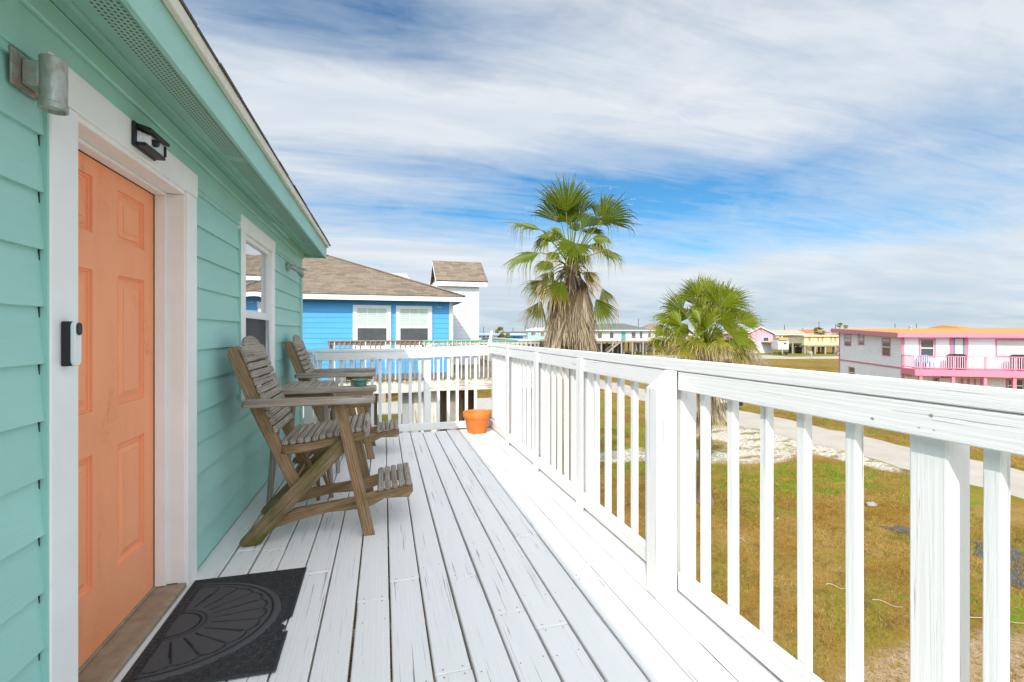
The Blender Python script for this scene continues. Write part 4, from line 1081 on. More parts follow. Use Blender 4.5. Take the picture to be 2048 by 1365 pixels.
def live(tree, crown, hub_px, tip_px, d0, dd, nface, L=None, **kw):
    """hub and tip are read off the photograph at the tree's own distance; dd = nearer (-) or farther (+) than the trunk"""
    kw_leaf = kw.pop('leaf', LEAF); k_ = kw.pop('k', 1.14); hub_px = [c_ + (h_ - c_) * k_ for h_, c_ in zip(hub_px, CRPX)]; tip_px = [c_ + (h_ - c_) * k_ for h_, c_ in zip(tip_px, CRPX)]
    kw['dry'] = kw.get('dry', 0) * 1.35 + random.uniform(-.06, .12)
    hub = ond(hub_px[0], hub_px[1], d0 + dd); tip = ond(tip_px[0], tip_px[1], d0 + dd * kw.pop('tipd', 1.3))
    D = tip - hub; L = D.length
    N = -FWD * nface[0] + UP * nface[1] + RIGHT * (nface[2] if len(nface) > 2 else 0)
    mb = MB(); petiole(mb, crown + (hub - crown).normalized() * .08 + Vector((0, 0, -.1)), hub, .024, .011, .07, kw.get('dry', 0) + .1)
    fan(mb, hub, D, N, L, **kw); mb.build('frond', kw_leaf, tree)

CRPX = (0, 0)
def palm_tall():
    global CRPX; CRPX = (1141, 560)
    d0 = 12.5; cr = ond(1141, 528, d0); base = Vector((cr.x, cr.y, GZ))
    tr = thing('palm_tree', 'tall fan palm with a long shaggy skirt of dead fronds, left of the two palms', 'palm tree', base, 'fan palms in the yard')
    trunk(tr, base, cr.z - .05, .215, .17)
    q = lambda x, y: (980 + x / 2.729, 340 + y / 2.729)
    spec = [((418, 275), (402, 52), .15, (1, .15), dict(half=1.25, droop=.10, cup=.10)),
            ((395, 330), (330, 120), .35, (.8, .3), dict(half=1.2, droop=.25)),
            ((470, 300), (480, 120), .55, (.9, .2), dict(half=1.1, droop=.3)),
            ((590, 315), (775, 185), -.1, (1, .35), dict(half=1.25, droop=.34, cup=.12)),
            ((560, 330), (700, 280), .5, (.4, .9), dict(half=1.7, droop=.5)),
            ((300, 362), (95, 300), 0, (.35, 1), dict(half=1.35, droop=.45)),
            ((292, 470), (75, 535), -.2, (.35, 1), dict(half=1.35, droop=.50)),
            ((330, 400), (235, 470), .3, (.5, .8), dict(half=1.6, droop=.6, dry=.18)),
            ((465, 425), (400, 520), -.9, (.75, .8), dict(half=2.1, droop=.35, dry=.02, tipd=1.5)),
            ((420, 455), (520, 470), -.7, (.5, 1), dict(half=1.6, droop=.7, dry=.12)),
            ((352, 515), (245, 572), -.5, (.5, .9), dict(half=1.4, droop=.35, dry=.22)),
            ((585, 468), (735, 500), -.1, (.45, .9), dict(half=1.5, droop=.55, dry=.03)),
            ((545, 400), (690, 410), -.5, (.5, .9), dict(half=1.6, droop=.95, dry=.20)),
            ((330, 600), (195, 715), -.2, (.7, .6), dict(half=1.0, droop=.4, dry=.40)),
            ((408, 605), (330, 740), -.8, (.9, .3), dict(half=.95, droop=.25, dry=.36)),
            ((300, 700), (235, 850), -.1, (.8, .4), dict(half=.8, droop=.3, dry=.42)),
            ((560, 690), (655, 850), -.3, (.9, .4, .3), dict(half=.95, droop=.30, dry=.26)),
            ((470, 560), (560, 760), .6, (.3, .6, .6), dict(half=.9, droop=.4, dry=.5)),
            ((370, 420), (300, 330), .9, (.5, .8), dict(half=1.5, droop=.4)),
            ((520, 380), (600, 330), 1.0, (.4, .9), dict(half=1.6, droop=.5))]
    spec += [((440, 330), (385, 225), .3, (.8, .5), dict(half=1.2, droop=.35)), ((500, 350), (560, 235), .2, (.8, .5), dict(half=1.2, droop=.45, dry=.05)),
             ((400, 385), (320, 330), -.2, (.6, .8), dict(half=1.3, droop=.6, dry=.06)), ((465, 370), (475, 290), -.5, (.9, .5), dict(half=1.4, droop=.5)),
             ((560, 300), (640, 200), .6, (.7, .6), dict(half=1.1, droop=.4))]
    spec += [((450, 350), (430, 200), .5, (.8, .5), dict(half=1.0, droop=.2)), ((360, 380), (250, 400), .4, (.5, .9), dict(half=1.5, droop=.7)),
             ((540, 430), (640, 470), -.5, (.5, .9), dict(half=1.5, droop=.8, dry=.25)), ((380, 470), (300, 520), -.4, (.5, .9), dict(half=1.4, droop=.8, dry=.3)),
             ((480, 480), (530, 560), -.6, (.8, .5), dict(half=1.2, droop=.7, dry=.42)), ((500, 560), (600, 640), -.3, (.7, .5), dict(half=.9, droop=.6, dry=.5)),
             ((360, 560), (280, 650), -.4, (.7, .5), dict(half=.9, droop=.5, dry=.42)), ((590, 640), (640, 760), -.1, (.7, .5), dict(half=.8, droop=.4, dry=.36))]
    for s in spec: live(tr, cr, q(*s[0]), q(*s[1]), d0, s[2], s[3], **s[4])
    dead_skirt(tr, base, 3.12, 2.0, 62, .34, (.85, 1.7), .24)
    dead_skirt(tr, base, 3.25, 3.0, 10, .45, (.5, .8), .9)
def palm_short():
    global CRPX; CRPX = (1413, 700)
    d0 = 14.2; cr = ond(1413, 688, d0); base = onz(1403, 1006, GZ); base = Vector((cr.x * .6 + base.x * .4, cr.y * .6 + base.y * .4, GZ))
    tr = thing('palm_tree', 'short bushy fan palm with bright green crown, right of the two palms', 'palm tree', base, 'fan palms in the yard')
    trunk(tr, base, cr.z - .1, .185, .17)
    q = lambda x, y: (980 + x / 2.729, 340 + y / 2.729)
    spec = [((1240, 775), (1325, 628), -.3, (1, .2), dict(half=1.7, droop=.10)),
            ((1195, 760), (1190, 610), .5, (1, .2), dict(half=1.3, droop=.08)),
            ((1140, 730), (1065, 612), 0, (1, .25), dict(half=1.6, droop=.12)),
            ((1065, 795), (955, 688), .2, (.9, .4), dict(half=1.5, droop=.15)),
            ((1130, 770), (1100, 640), .7, (1, .2), dict(half=1.2, droop=.1)),
            ((1280, 760), (1385, 665), .3, (.8, .5), dict(half=1.4, droop=.15)),
            ((1180, 890), (1160, 785), -1.0, (1, .35), dict(half=2.0, droop=.25, dry=-.05, tipd=1.4)),
            ((1250, 850), (1350, 790), -.9, (1, .4), dict(half=2.0, droop=.22, dry=-.03)),
            ((1330, 850), (1478, 800), -.2, (.6, .8), dict(half=1.4, droop=.35)),
            ((1300, 905), (1460, 930), -.5, (.7, .7), dict(half=1.6, droop=.4, dry=.02)),
            ((1030, 840), (885, 828), 0, (.5, .9), dict(half=1.4, droop=.35)),
            ((1020, 890), (880, 905), -.3, (.5, .9), dict(half=1.5, droop=.45, dry=.1)),
            ((1060, 870), (960, 800), -.6, (.8, .6), dict(half=1.7, droop=.3)),
            ((980, 940), (885, 985), -.3, (.6, .7), dict(half=1.2, droop=.4, dry=.24)),
            ((1270, 950), (1360, 985), -.7, (.7, .7), dict(half=1.3, droop=.3, dry=.22)),
            ((1110, 950), (1060, 1040), -.9, (1, .3), dict(half=1.3, droop=.25, dry=.42)),
            ((1180, 700), (1240, 620), .9, (.9, .3), dict(half=1.3, droop=.1)),
            ((1150, 930), (1080, 970), -.9, (.6, .8), dict(half=1.5, droop=.7, dry=.45)),
            ((1330, 960), (1440, 1040), -.3, (.7, .6), dict(half=1.1, droop=.5, dry=.5)),
            ((1240, 930), (1260, 1010), -1.0, (.8, .5), dict(half=1.3, droop=.6, dry=.5)),
            ((1010, 930), (930, 1000), -.1, (.7, .6), dict(half=1.2, droop=.6, dry=.5)),
            ((1350, 930), (1480, 1010), .3, (.5, .8), dict(half=1.1, droop=.6, dry=.5)),
            ((1220, 800), (1330, 730), .9, (.6, .8), dict(half=1.6, droop=.3)),
            ((1100, 830), (1000, 760), .9, (.6, .8), dict(half=1.6, droop=.3))]
    spec += [((1150, 850), (1080, 790), -.8, (.8, .6), dict(half=1.7, droop=.3, dry=.05)), ((1290, 830), (1400, 760), .1, (.7, .7), dict(half=1.5, droop=.35)),
             ((1080, 920), (990, 930), -.6, (.7, .7), dict(half=1.5, droop=.7, dry=.38)), ((1200, 950), (1180, 1030), -1.0, (.8, .5), dict(half=1.5, droop=.7, dry=.48)),
             ((1310, 990), (1380, 1060), -.4, (.7, .5), dict(half=1.3, droop=.7, dry=.55)), ((1160, 780), (1130, 700), -.3, (1, .3), dict(half=1.4, droop=.15))]
    spec += [((1205, 850), (1195, 730), -.5, (1, .35), dict(half=1.9, droop=.2)), ((1150, 820), (1110, 720), -.3, (.9, .5), dict(half=1.8, droop=.2)), ((1240, 860), (1290, 760), -.2, (.9, .5), dict(half=1.8, droop=.25)),
             ((1170, 900), (1110, 850), -.6, (.8, .6), dict(half=1.8, droop=.35)), ((1220, 910), (1280, 870), -.6, (.8, .6), dict(half=1.8, droop=.35)), ((1190, 830), (1185, 700), .6, (.9, .4), dict(half=1.5, droop=.15)),
             ((1100, 900), (1000, 860), .3, (.7, .7), dict(half=1.6, droop=.3)), ((1270, 890), (1390, 850), .4, (.7, .7), dict(half=1.6, droop=.3))]
    for k in range(16):                      # browned lower fronds all round
        a = math.pi * (1.0 + k / 15.0); r_ = random.uniform(95, 150); x_ = 1180 + r_ * .55 * math.cos(a); y_ = 945 - r_ * .12 * math.sin(a)
        spec.append(((x_, y_), (x_ + r_ * .9 * math.cos(a), y_ + random.uniform(25, 70)), random.uniform(-1.0, .3), (.7, .7), dict(half=1.2, droop=.75, dry=.42)))
    for s in spec: live(tr, cr, q(*s[0]), q(*s[1]), d0, s[2], s[3], leaf=LEAF2, **s[4])
    dead_skirt(tr, base, cr.z - .1, cr.z - 1.7, 44, .30, (.7, 1.15), .32)
    dead_skirt(tr, base, cr.z - .05, cr.z - .35, 26, .5, (.6, 1.05), 1.1)
    for i in range(12):                       # spent flower stalks hanging to the right
        a = random.uniform(-.7, .5); o = RIGHT * math.cos(a) + FWD * math.sin(a); p = [cr + Vector((0, 0, -.1))]
        Lk = random.uniform(1.0, 2.3)
        for k in range(1, 9): t = k / 8; p.append(cr + o * Lk * t + Vector((0, 0, .45 * t * Lk * .4 - 1.15 * t * t * Lk * .55)))
        mb = MB(); mb.tube(p, [.012 - .009 * k / 8 for k in range(9)], 4)
        for k in range(4, 9):
            for _ in range(2):
                e = p[k] + o * random.uniform(-.05, .15) + Vector((random.uniform(-.08, .08), random.uniform(-.08, .08), -random.uniform(.1, .3))); mb.tube([p[k], (p[k] + e) / 2 + Vector((0, 0, .03)), e], [.006, .005, .003], 3)
        mb.build('flower_stalk', M['gray_wood'], tr)
palm_tall(); palm_short()
def far_palm(u, v, d, r, label):
    cr = ond(u, v, d); base = Vector((cr.x, cr.y, GZ))
    tr = thing('palm_tree', label, 'palm tree', base, 'far palms among the houses')
    mb = MB(); mb.tube([base, cr], [.22, .17], 8); mb.build('trunk', M['bark'], tr)
    mb = MB()
    for k in range(22):
        a = random.uniform(0, 6.28); e = random.uniform(-.7, 1.2); D = Vector((math.cos(a) * math.cos(e), math.sin(a) * math.cos(e), math.sin(e)))
        fan(mb, cr + D * r * .4, D, Vector((0, 0, 1)) - FWD * .5, r * .75, n=12, half=1.3, droop=.5, dry=.15 if e > -.2 else .6)
    mb.build('crown', LEAF, tr)
far_palm(1005, 667, 78, 1.5, 'small far palm with rounded crown beside the far cyan house')
far_palm(1638, 664, 118, 1.6, 'far palm with wide crown behind the pale yellow stilt house')
far_palm(1680, 652, 160, 1.25, 'slim far palm rising left of the pink-trimmed roof')
far_palm(1692, 655, 165, 1.1, 'lower slim far palm just above the pink-trimmed roof edge')

# ---------------------------------------------------------------- the blue house next door and its deck
def window_part(parent, fr, s0, s1, z0, z1, tw, trim, glass, grid=None, blind=None, split=True, name='window', proud=.02, lower=None):
    mb = MB(); mb.fbox(fr, s0, s0 + tw, 0, proud, z0, z1); mb.fbox(fr, s1 - tw, s1, 0, proud, z0, z1); mb.fbox(fr, s0 + tw, s1 - tw, 0, proud, z1 - tw, z1); mb.fbox(fr, s0 + tw, s1 - tw, 0, proud, z0, z0 + tw)
    w = mb.build(name, trim, parent)
    a, b, c, d = s0 + tw, s1 - tw, z0 + tw, z1 - tw
    mb = MB(); mb.fbox(fr, a, b, 0, .006, c, d); mb.build('pane', glass, w)
    if split:
        mb = MB(); zm = (c + d) / 2; h = min(.03, (d - c) * .05) ; mb.fbox(fr, a, b, .0065, .0145, zm - h, zm + h); mb.fbox(fr, a, a + h, .0065, .0145, c, zm - h); mb.fbox(fr, b - h, b, .0065, .0145, c, zm - h); mb.fbox(fr, a, a + h, .0065, .0145, zm + h, d); mb.fbox(fr, b - h, b, .0065, .0145, zm + h, d); mb.build('sash', M['white_clean'], w)
        if lower is not None:
            mb = MB(); mb.fbox(fr, a + h, b - h, .0083, .0105, c, zm - h); mb.build('insect_screen', lower, w)
        if blind is not None:
            mb = MB(); n = 9
            for k in range(n): zz = zm + h + (d - zm - h) * k / n; mb.fbox(fr, a + h, b - h, .0065, .0085, zz + .003, zz + (d - zm - h) / n)
            mb.build('blind', blind, w)
        if grid:
            mb = MB()
            for k in range(1, grid): sx = a + h + (b - a - 2 * h) * k / grid; mb.fbox(fr, sx - .007, sx + .007, .009, .012, zm + h, d); mb.fbox(fr, sx - .006, sx + .006, .0068, .0082, c, zm - h)
            mb.fbox(fr, a + h, b - h, .0121, .0125, (zm + h + d) / 2 - .009, (zm + h + d) / 2 + .009); mb.build('muntins', M['white_clean'], w)
    return w

bh = thing('blue_house', 'sky blue lap-sided house with brown shingled hip roof and white trim', 'house', (-3, 17, GZ))
BY = 14.45; BXR = 2.11
frb = Frame((0, BY, 0), (1, 0, 0))     # N = -Y
P = lambda u, v: ony(u, v, BY)
wz1 = P(740, 611).z; wz0 = .78
wins = [(P(706, 640).x, P(782, 640).x), (P(792, 640).x, P(864, 640).x)]
mb = MB(); lap_wall(mb, frb, -11, BXR - .10, -.3, 2.42, .155, .02, [], .012, .12)
frr = Frame((BXR - .01, BY, 0), (0, 1, 0)); lap_wall(mb, frr, .14, 8.6, -.3, 2.42, .155, .02, [], .012, .1)
mb.build('wall', M['blue'], bh)
mb = MB(); mb.box(BXR - .10, BXR + .02, BY - .022, BY + .10, -.3, 2.42, .004); mb.build('corner_board', M['white_clean'], bh)
mb = MB(); mb.box(-11, BXR - .2, BY + .15, 23, -.35, -.05); mb.build('floor_frame', M['pile'], bh)
for w in wins:
    window_part(bh, Frame((0, BY - .0135, 0), (1, 0, 0)), w[0], w[1], wz0, wz1, .10, M['white_clean'], M['glass_dark'], 3, M['blind'], lower=M['screen'], proud=.035)
# hip roof
ex0, ex1, ey0, ey1 = -11.6, 2.44, 14.0, 23.4; ez = 2.40; pk = ony(660, 512, 18.3); hz = pk.z; hy = (ey0 + ey1) / 2; hxr = ony(658, 512, hy).x; hz = ony(658, 512, hy).z
mb = MB(); hxl = ex0 + 4.2
SL = math.hypot(hy - ey0, hz - ez)
def tri_slab(mb, pts, uv, m=0):
    mb.add(pts, [tuple(range(len(pts)))], uv, m)
tri_slab(mb, [(ex0, ey0, ez), (ex1, ey0, ez), (hxr, hy, hz), (hxl, hy, hz)], [(0, 0, 0), (ex1 - ex0, 0, 0), (hxr - ex0, SL, 0), (hxl - ex0, SL, 0)])
S2 = math.hypot(ex1 - hxr, hz - ez)
tri_slab(mb, [(ex1, ey0, ez), (ex1, ey1, ez), (hxr, hy, hz)], [(0, 0, 0), (ey1 - ey0, 0, 0), (hy - ey0, S2, 0)])
tri_slab(mb, [(ex1, ey1, ez), (ex0, ey1, ez), (hxl, hy, hz), (hxr, hy, hz)], [(0, 0, 0), (ex1 - ex0, 0, 0), (ex1 - hxl, SL, 0), (ex1 - hxr, SL, 0)])
tri_slab(mb, [(ex0, ey1, ez), (ex0, ey0, ez), (hxl, hy, hz)], [(0, 0, 0), (ey1 - ey0, 0, 0), (hy - ey0, S2, 0)])
mb.box(ex0, ex1, ey0, ey1, ez - .025, ez - .004)
rf = mb.build('roof', M['shingle'], bh)
mb = MB(); mb.beam((hxl, hy, hz + .01), (hxr, hy, hz + .01), .18, .03); mb.beam((hxr, hy, hz + .008), (ex1, ey0, ez + .012), .16, .02); mb.build('ridge_cap', M['shingle'], rf)
mb = MB(); mb.lathe([(.05, 0), (.05, .12), (0, .12)], (hxr - .9, hy, hz), 10); mb.build('vent_pipe', M['galv'], rf)
mb = MB(); mb.box(ex0 + .02, ex1 - .03, ey0 + .01, ey0 + .03, ez - .17, ez - .027, .003); mb.box(ex1 - .05, ex1 - .03, ey0 + .031, ey1, ez - .17, ez - .027, .003); mb.build('fascia', M['white_clean'], bh)
mb = MB(); mb.box(ex0 + .02, ex1 - .051, ey0 + .031, BY + .1, ez - .15, ez - .13); mb.box(BXR - .1, ex1 - .051, BY + .1, ey1, ez - .15, ez - .13); mb.build('soffit', M['blue'], bh)
for x in (-8, -4.2, -.4, 1.9):
    for y in (15, 18.5, 22): mb = MB(); mb.box(x - .12, x + .12, y - .12, y + .12, GZ - .1, -.35); mb.build('pile', M['pile'], bh)
mb = MB(); t_ = ony(843, 618.5, BY); mb.fbox(frb, 1.62, 1.78, .013, .03, 2.06, 2.09); mb.build('wall_vent', M['galv'], bh)
# white tower behind it, with its own small gable roof
tw_ = thing('white_tower', 'narrow white lap-sided tower with a small brown gable roof, behind the blue house', 'tower', (2.9, 18, GZ))
TY = 18.0; PT = lambda u, v: ony(u, v, TY)
tx0, tx1 = PT(872, 600).x, PT(957, 600).x; tz1 = PT(950, 571).z + .15
frt = Frame((0, TY, 0), (1, 0, 0))
mb = MB(); lap_wall(mb, frt, tx0, tx1 - .13, -.2, tz1, .15, .0, [], .012, .1)
frl = Frame((tx0, TY, 0), (0, -1, 0)); lap_wall(mb, frl, -2.2, -.1, -.2, tz1, .15, 0, [], .012, .1)
frr2 = Frame((tx1 - .01, TY, 0), (0, 1, 0)); lap_wall(mb, frr2, .12, 2.2, -.2, tz1, .15, 0, [], .012, .1)
mb.box(tx0, tx1, TY + 2.1, TY + 2.2, -.2, tz1); mb.box(tx0 + .1, tx1 - .12, TY + .11, TY + 2.09, -.25, -.2)
mb.build('wall', M['white_siding'], tw_)
mb = MB(); mb.box(tx1 - .13, tx1 + .015, TY - .025, TY + .1, -.2, tz1, .004); mb.build('corner_board', M['white_clean'], tw_)
ex_l, ex_r = ony(872, 563, TY - .25).x, ony(976, 565, TY - .25).x; ezt = ony(976, 565, TY - .25).z; rz = ony(965, 527, TY + 1.1).z
mb = MB(); SLt = math.hypot(1.35, rz - ezt)
for (ya, yb) in ((TY - .25, TY + 1.1), (TY + 2.45, TY + 1.1)):
    q4 = [(ex_l, ya, ezt), (ex_r, ya, ezt), (ex_r, yb, rz), (ex_l, yb, rz)]
    slab(mb, q4, .03, [(0, 0, 0), (ex_r - ex_l, 0, 0), (ex_r - ex_l, SLt, 0), (0, SLt, 0)])
mb.build('roof', M['shingle'], tw_)
mb = MB(); mb.box(ex_l + .03, ex_r - .03, TY - .235, TY - .21, ezt - .19, ezt - .012, .003)
for xx in (ex_l + .005, ex_r - .03):
    mb.beam((xx, TY - .22, ezt - .06), (xx, TY + 1.1, rz - .06), .025, .10, (0, 0, 1)); mb.beam((xx, TY + 2.42, ezt - .06), (xx, TY + 1.1, rz - .06), .025, .10, (0, 0, 1))
mb.build('fascia', M['white_clean'], tw_)
mb = MB(); mb.prism([(TY - .1, ezt), (TY + 2.3, ezt), (TY + 1.1, rz - .08)], (ex_l + .16, 0, 0), (0, 1, 0), (0, 0, 1), (1, 0, 0), .05); mb.build('gable', M['old_deck'], tw_); mb = MB(); mb.prism([(TY - .1, ezt), (TY + 2.3, ezt), (TY + 1.1, rz - .08)], (ex_r - .22, 0, 0), (0, 1, 0), (0, 0, 1), (1, 0, 0), .05); mb.build('gable', M['old_deck'], tw_); mb = MB(); mb.box(ex_l + .03, ex_r - .03, TY - .209, TY - .03, ezt - .15, ezt - .13); mb.build('soffit', M['white_clean'], tw_)
for x in (tx0 + .15, tx1 - .15):
    for y in (TY + .2, TY + 2): mb = MB(); mb.box(x - .1, x + .1, y - .1, y + .1, GZ - .1, -.25); mb.build('pile', M['pile'], tw_)
# its deck
bd = thing('neighbour_deck', 'raised deck of the blue house, weathered brown rail turning to white paint with green cap', 'deck', (1.6, 16, GZ))
DXL, DXR, DYF = ony(656, 700, 13.1).x, ony(1080, 700, 13.1).x, 13.1
xs = np.arange(DXL, DXR, .142)
oldw = painted_wood('peeling_white_paint', (.66, .64, .56), (.30, .22, .12), .32, rough=.7, streak=.3)
mb = MB()
for x in xs: mb.box(x + .004, min(x + .138, DXR), DYF + random.uniform(-.03, .01), BY - .03 if x < BXR else 21.5, -.04, random.uniform(-.003, .002), .004)
mb.build('floor', M['old_deck'], bd)
xm = ony(845, 700, 13.1).x
mb = MB(); mb.box(DXL, xm - .002, DYF + .05, DYF + .09, -.42, -.045, .004); mb.box(xm, DXR, DYF + .03, DYF + .07, -.40, -.045, .004); mb.box(DXR - .04, DXR, DYF + .10, 21.5, -.40, -.045); mb.build('rim_beam', oldw, bd)
zt_ = ony(760, 681, DYF).z
mb = MB(); mb.box(DXL - .03, xm - .003, DYF - .04, DYF + .12, zt_ - .035, zt_, .004); mb.build('cap_rail', M['old_deck'], bd)
mint = plain('mint_paint', (.16, .42, .32), .6)
mb = MB(); mb.box(xm, ony(1035, 690, DYF).x, DYF - .04, DYF + .12, zt_ - .045, zt_ - .002, .004); mb.build('cap_rail', mint, bd)
mb = MB(); mb.box(ony(1035, 690, DYF).x + .002, DXR + .03, DYF - .04, DYF + .12, zt_ - .045, zt_ - .002, .004); mb.box(DXR - .08, DXR + .03, DYF + .121, 21.5, zt_ - .04, zt_ - .003); mb.build('cap_rail', M['white_rail'], bd)
mb = MB(); mb.box(DXL, xm - .002, DYF + .0, DYF + .038, zt_ - .13, zt_ - .037, .003); mb.build('upper_rail', M['old_deck'], bd)
mb = MB(); mb.box(xm, DXR, DYF + .0, DYF + .038, zt_ - .13, zt_ - .047, .003); mb.box(DXR - .04, DXR - .002, DYF + .15, 21.5, zt_ - .13, zt_ - .043); mb.build('upper_rail', oldw, bd)
n = 0; x = DXL + .04
while x < DXR - .05:
    lm = x < xm
    mb = MB(); mb.box(x - .018, x + .018, DYF - .045, DYF - .012, -.06, zt_ - (.04 if lm else .05), .003); mb.build('baluster', M['old_deck'] if lm and random.random() < .8 else oldw, bd); x += .132
for x in (DXL + .05, ony(845, 700, 13.1).x + .05, ony(905, 700, 13.1).x, DXR - .09):
    mb = MB(); mb.box(x - .05, x + .05, DYF + .095, DYF + .19, -.3, zt_ - .05, .004); mb.build('post', oldw if x > DXL + 1 else M['old_deck'], bd)
for k in range(14):
    y = DYF + .8 + k * .55; mb = MB(); mb.box(DXR - .03 - .018, DXR - .03 + .018, y - .018, y + .018, -.04, zt_ - .05); mb.build('baluster', oldw, bd)
for (u, w, m_) in ((695, .14, M['pile']), (816, .16, plain('grey_stilt_paint', (.36, .36, .36), .8)), (841, .20, oldw), (866, .12, oldw), (905, .14, M['pile']), (1060, .14, M['pile'])):
    c = ony(u, 820, DYF + .6); mb = MB(); mb.box(c.x - w, c.x + w, c.y - .12, c.y + .12, GZ - .1, -.43, .006); mb.build('stilt', m_, bd)
# louvred shed under the far end of that deck
sh = thing('louvred_shed', 'brown louvred storage enclosure under the neighbouring deck', 'shed', (2.4, 14.6, GZ))
c0, c1_ = ony(893, 820, 14.6).x, ony(950, 820, 14.6).x
mb = MB()
for k in range(34):
    z = GZ + .1 + k * .10
    for (a, b) in ((c0 + .1, (c0 + c1_) / 2 - .06), ((c0 + c1_) / 2 + .06, c1_ - .08)): mb.obox(((a + b) / 2, 14.6, z), ((1, 0, 0), Vector((0, 1, .35)).normalized(), Vector((0, -.35, 1)).normalized()), ((b - a) / 2, .012, .052), .003, gax=0)
mb.build('louvres', weathered('brown_louvre', (.16, .085, .05), (.22, .13, .08)), sh)
mb = MB()
for x in (c0, (c0 + c1_) / 2, c1_): mb.box(x - .06, x + .06, 14.53, 14.67, GZ, -.62, .004)
mb.box(c0 - .06, c1_ + .06, 14.71, 16.5, GZ, -.62); mb.build('frame', M['brown_wood'], sh)

# ---------------------------------------------------------------- the pink-trimmed house across the road
pink = plain('pink_paint', (.68, .20, .275), .55, var=.05); mauve = plain('shaded_pink_paint', (.56, .20, .29), .6, var=.06)  # mauve is the trim pink with the side wall's shade painted in
ph = thing('pink_trimmed_house', 'two-storey white house with pink trim, pink balcony and orange low roof', 'house', ond(1803, 800, 33).xy.to_3d() + Vector((0, 0, GZ)))
az = R(32); AF = Vector((math.sin(az + R(90)), math.cos(az + R(90)), 0)); AL = Vector((math.sin(az), math.cos(az), 0))
P1 = ond(1803, 666, 33.0); P1 = Vector((P1.x, P1.y, 0))
ff = Frame(P1, AF)                      # front, N towards the viewer
if ff.N.dot(FWD) > 0: ff.N = -ff.N
fl_ = Frame(P1, AL); fl_.N = -AF        # left wall
FZ = EYE - 2.52                          # upper floor level
EZ = 1.05                                # eave
W_, D_ = 16.0, 9.0; RB = EZ + .36; OV = .75
def _ld(u):
    r = Vector(ray(u, 700)); t = (P1 - Vector((0, 0, EYE))).dot(AF) / r.dot(AF); return (Vector((0, 0, EYE)) + r * t - P1).dot(AL)
D_ = _ld(1679)
def m_board(name, col, vert):
    def f(t):
        g = t.attr('grain'); s_ = t.sep(g); k = t.m('FRACT', t.m('DIVIDE', s_[0] if vert else s_[1], .2)); ln = t.m('LESS_THAN', k, .07); n = t.noise(g, 1.2, 4)
        finish(t, t.mix(t.m('MULTIPLY', ln, .5), t.mix(t.rng(n, .35, .7), col, tuple(v * .93 for v in col)), tuple(v * .45 for v in col)), .6)
    return mat(name, f)
def wallq(mb, fr, s0, s1, z0, z1, t=.12, m=0):
    a, b, c, d = fr.p(s0, 0, z0), fr.p(s1, 0, z0), fr.p(s1, 0, z1), fr.p(s0, 0, z1); o = -fr.N * t
    vs = [a, b, c, d, a + o, b + o, c + o, d + o]; uv = [(s0, z0, 0), (s1, z0, 0), (s1, z1, 0), (s0, z1, 0)] * 2
    mb.add(vs, [(0, 1, 2, 3), (7, 6, 5, 4), (0, 4, 5, 1), (3, 2, 6, 7), (0, 3, 7, 4), (1, 5, 6, 2)], uv, m)
wb = m_board('white_shiplap', (.78, .785, .80), False); wv = m_board('white_panel_siding', (.77, .775, .79), True)
mb = MB(); lap_wall(mb, ff, .0, W_, FZ, EZ + .1, .2, FZ, [], .012, .12); lap_wall(mb, fl_, 0.01, D_, FZ, EZ + .02, .2, FZ, [], .012, .12); mb.prism([(0.01, EZ + .021), (D_, EZ + .021), (D_, RB + .1), (0.01, EZ + .1)], P1, AL, (0, 0, 1), AF, .1); mb.build('wall', siding('white_lap_paint', (.76, .785, .82)), ph)
mb = MB(); wallq(mb, ff, .0, W_, GZ, FZ - .002); wallq(mb, fl_, .01, D_, GZ, FZ - .002); mb.build('lower_wall', wv, ph)
mb = MB(); back = Frame(P1 + AL * D_, AF); mb.fbox(back, 0.13, W_, -.1, 0, GZ, RB + .05); mb.fbox(ff, W_ - .1, W_, -D_, -.13, GZ, EZ + .2); mb.fbox(ff, .13, W_ - .11, -D_ + .2, -.13, FZ - .2, FZ - .05); mb.build('back_wall', wb, ph)
def fplane(u, v): # s, z on the front wall
    r = Vector(ray(u, v)); o = Vector((0, 0, EYE)); n = ff.N; t = (P1 - o).dot(n) / r.dot(n); p = o + r * t; return (p - P1).dot(AF), p.z
def lplane(u, v):
    r = Vector(ray(u, v)); o = Vector((0, 0, EYE)); n = fl_.N; t = (P1 - o).dot(n) / r.dot(n); p = o + r * t; return (p - P1).dot(AL), p.z
cr_ = lambda x, y: (1640 + x / 5.02, 620 + y / 5.02)
# roof: low orange shed roof rising to the back with a pink fascia
mb = MB(); slab(mb, [ff.p(-.55, OV, EZ + .16), ff.p(W_ + .5, OV, EZ + .16), ff.p(W_ + .5, -D_ - .4, RB + .22), ff.p(-.55, -D_ - .4, RB + .22)], .06, [(0, 0, 0), (W_, 0, 0), (W_, D_, 0), (0, D_, 0)])
mb.build('roof', plain('orange_roll_roofing', (.50, .27, .075), .85, var=.08, nscale=1.5), ph)
mb = MB(); mb.fbox(ff, -.55, W_ + .5, OV + .001, OV + .035, EZ - .10, EZ + .19); mb.build('fascia', pink, ph)
mb = MB(); a, b = ff.p(-.56, OV, EZ + .045), ff.p(-.56, -D_ - .4, RB + .10); mb.beam(a, b, .04, .29, (0, 0, 1)); mb.build('side_fascia', mauve, ph)
mb = MB(); slab(mb, [ff.p(-.5, OV - .01, EZ - .07), ff.p(W_ + .45, OV - .01, EZ - .07), ff.p(W_ + .45, .0, EZ - .01), ff.p(-.5, .0, EZ - .01)], .02, [(0, 0, 0)] * 4); mb.build('soffit', M['white_clean'], ph)
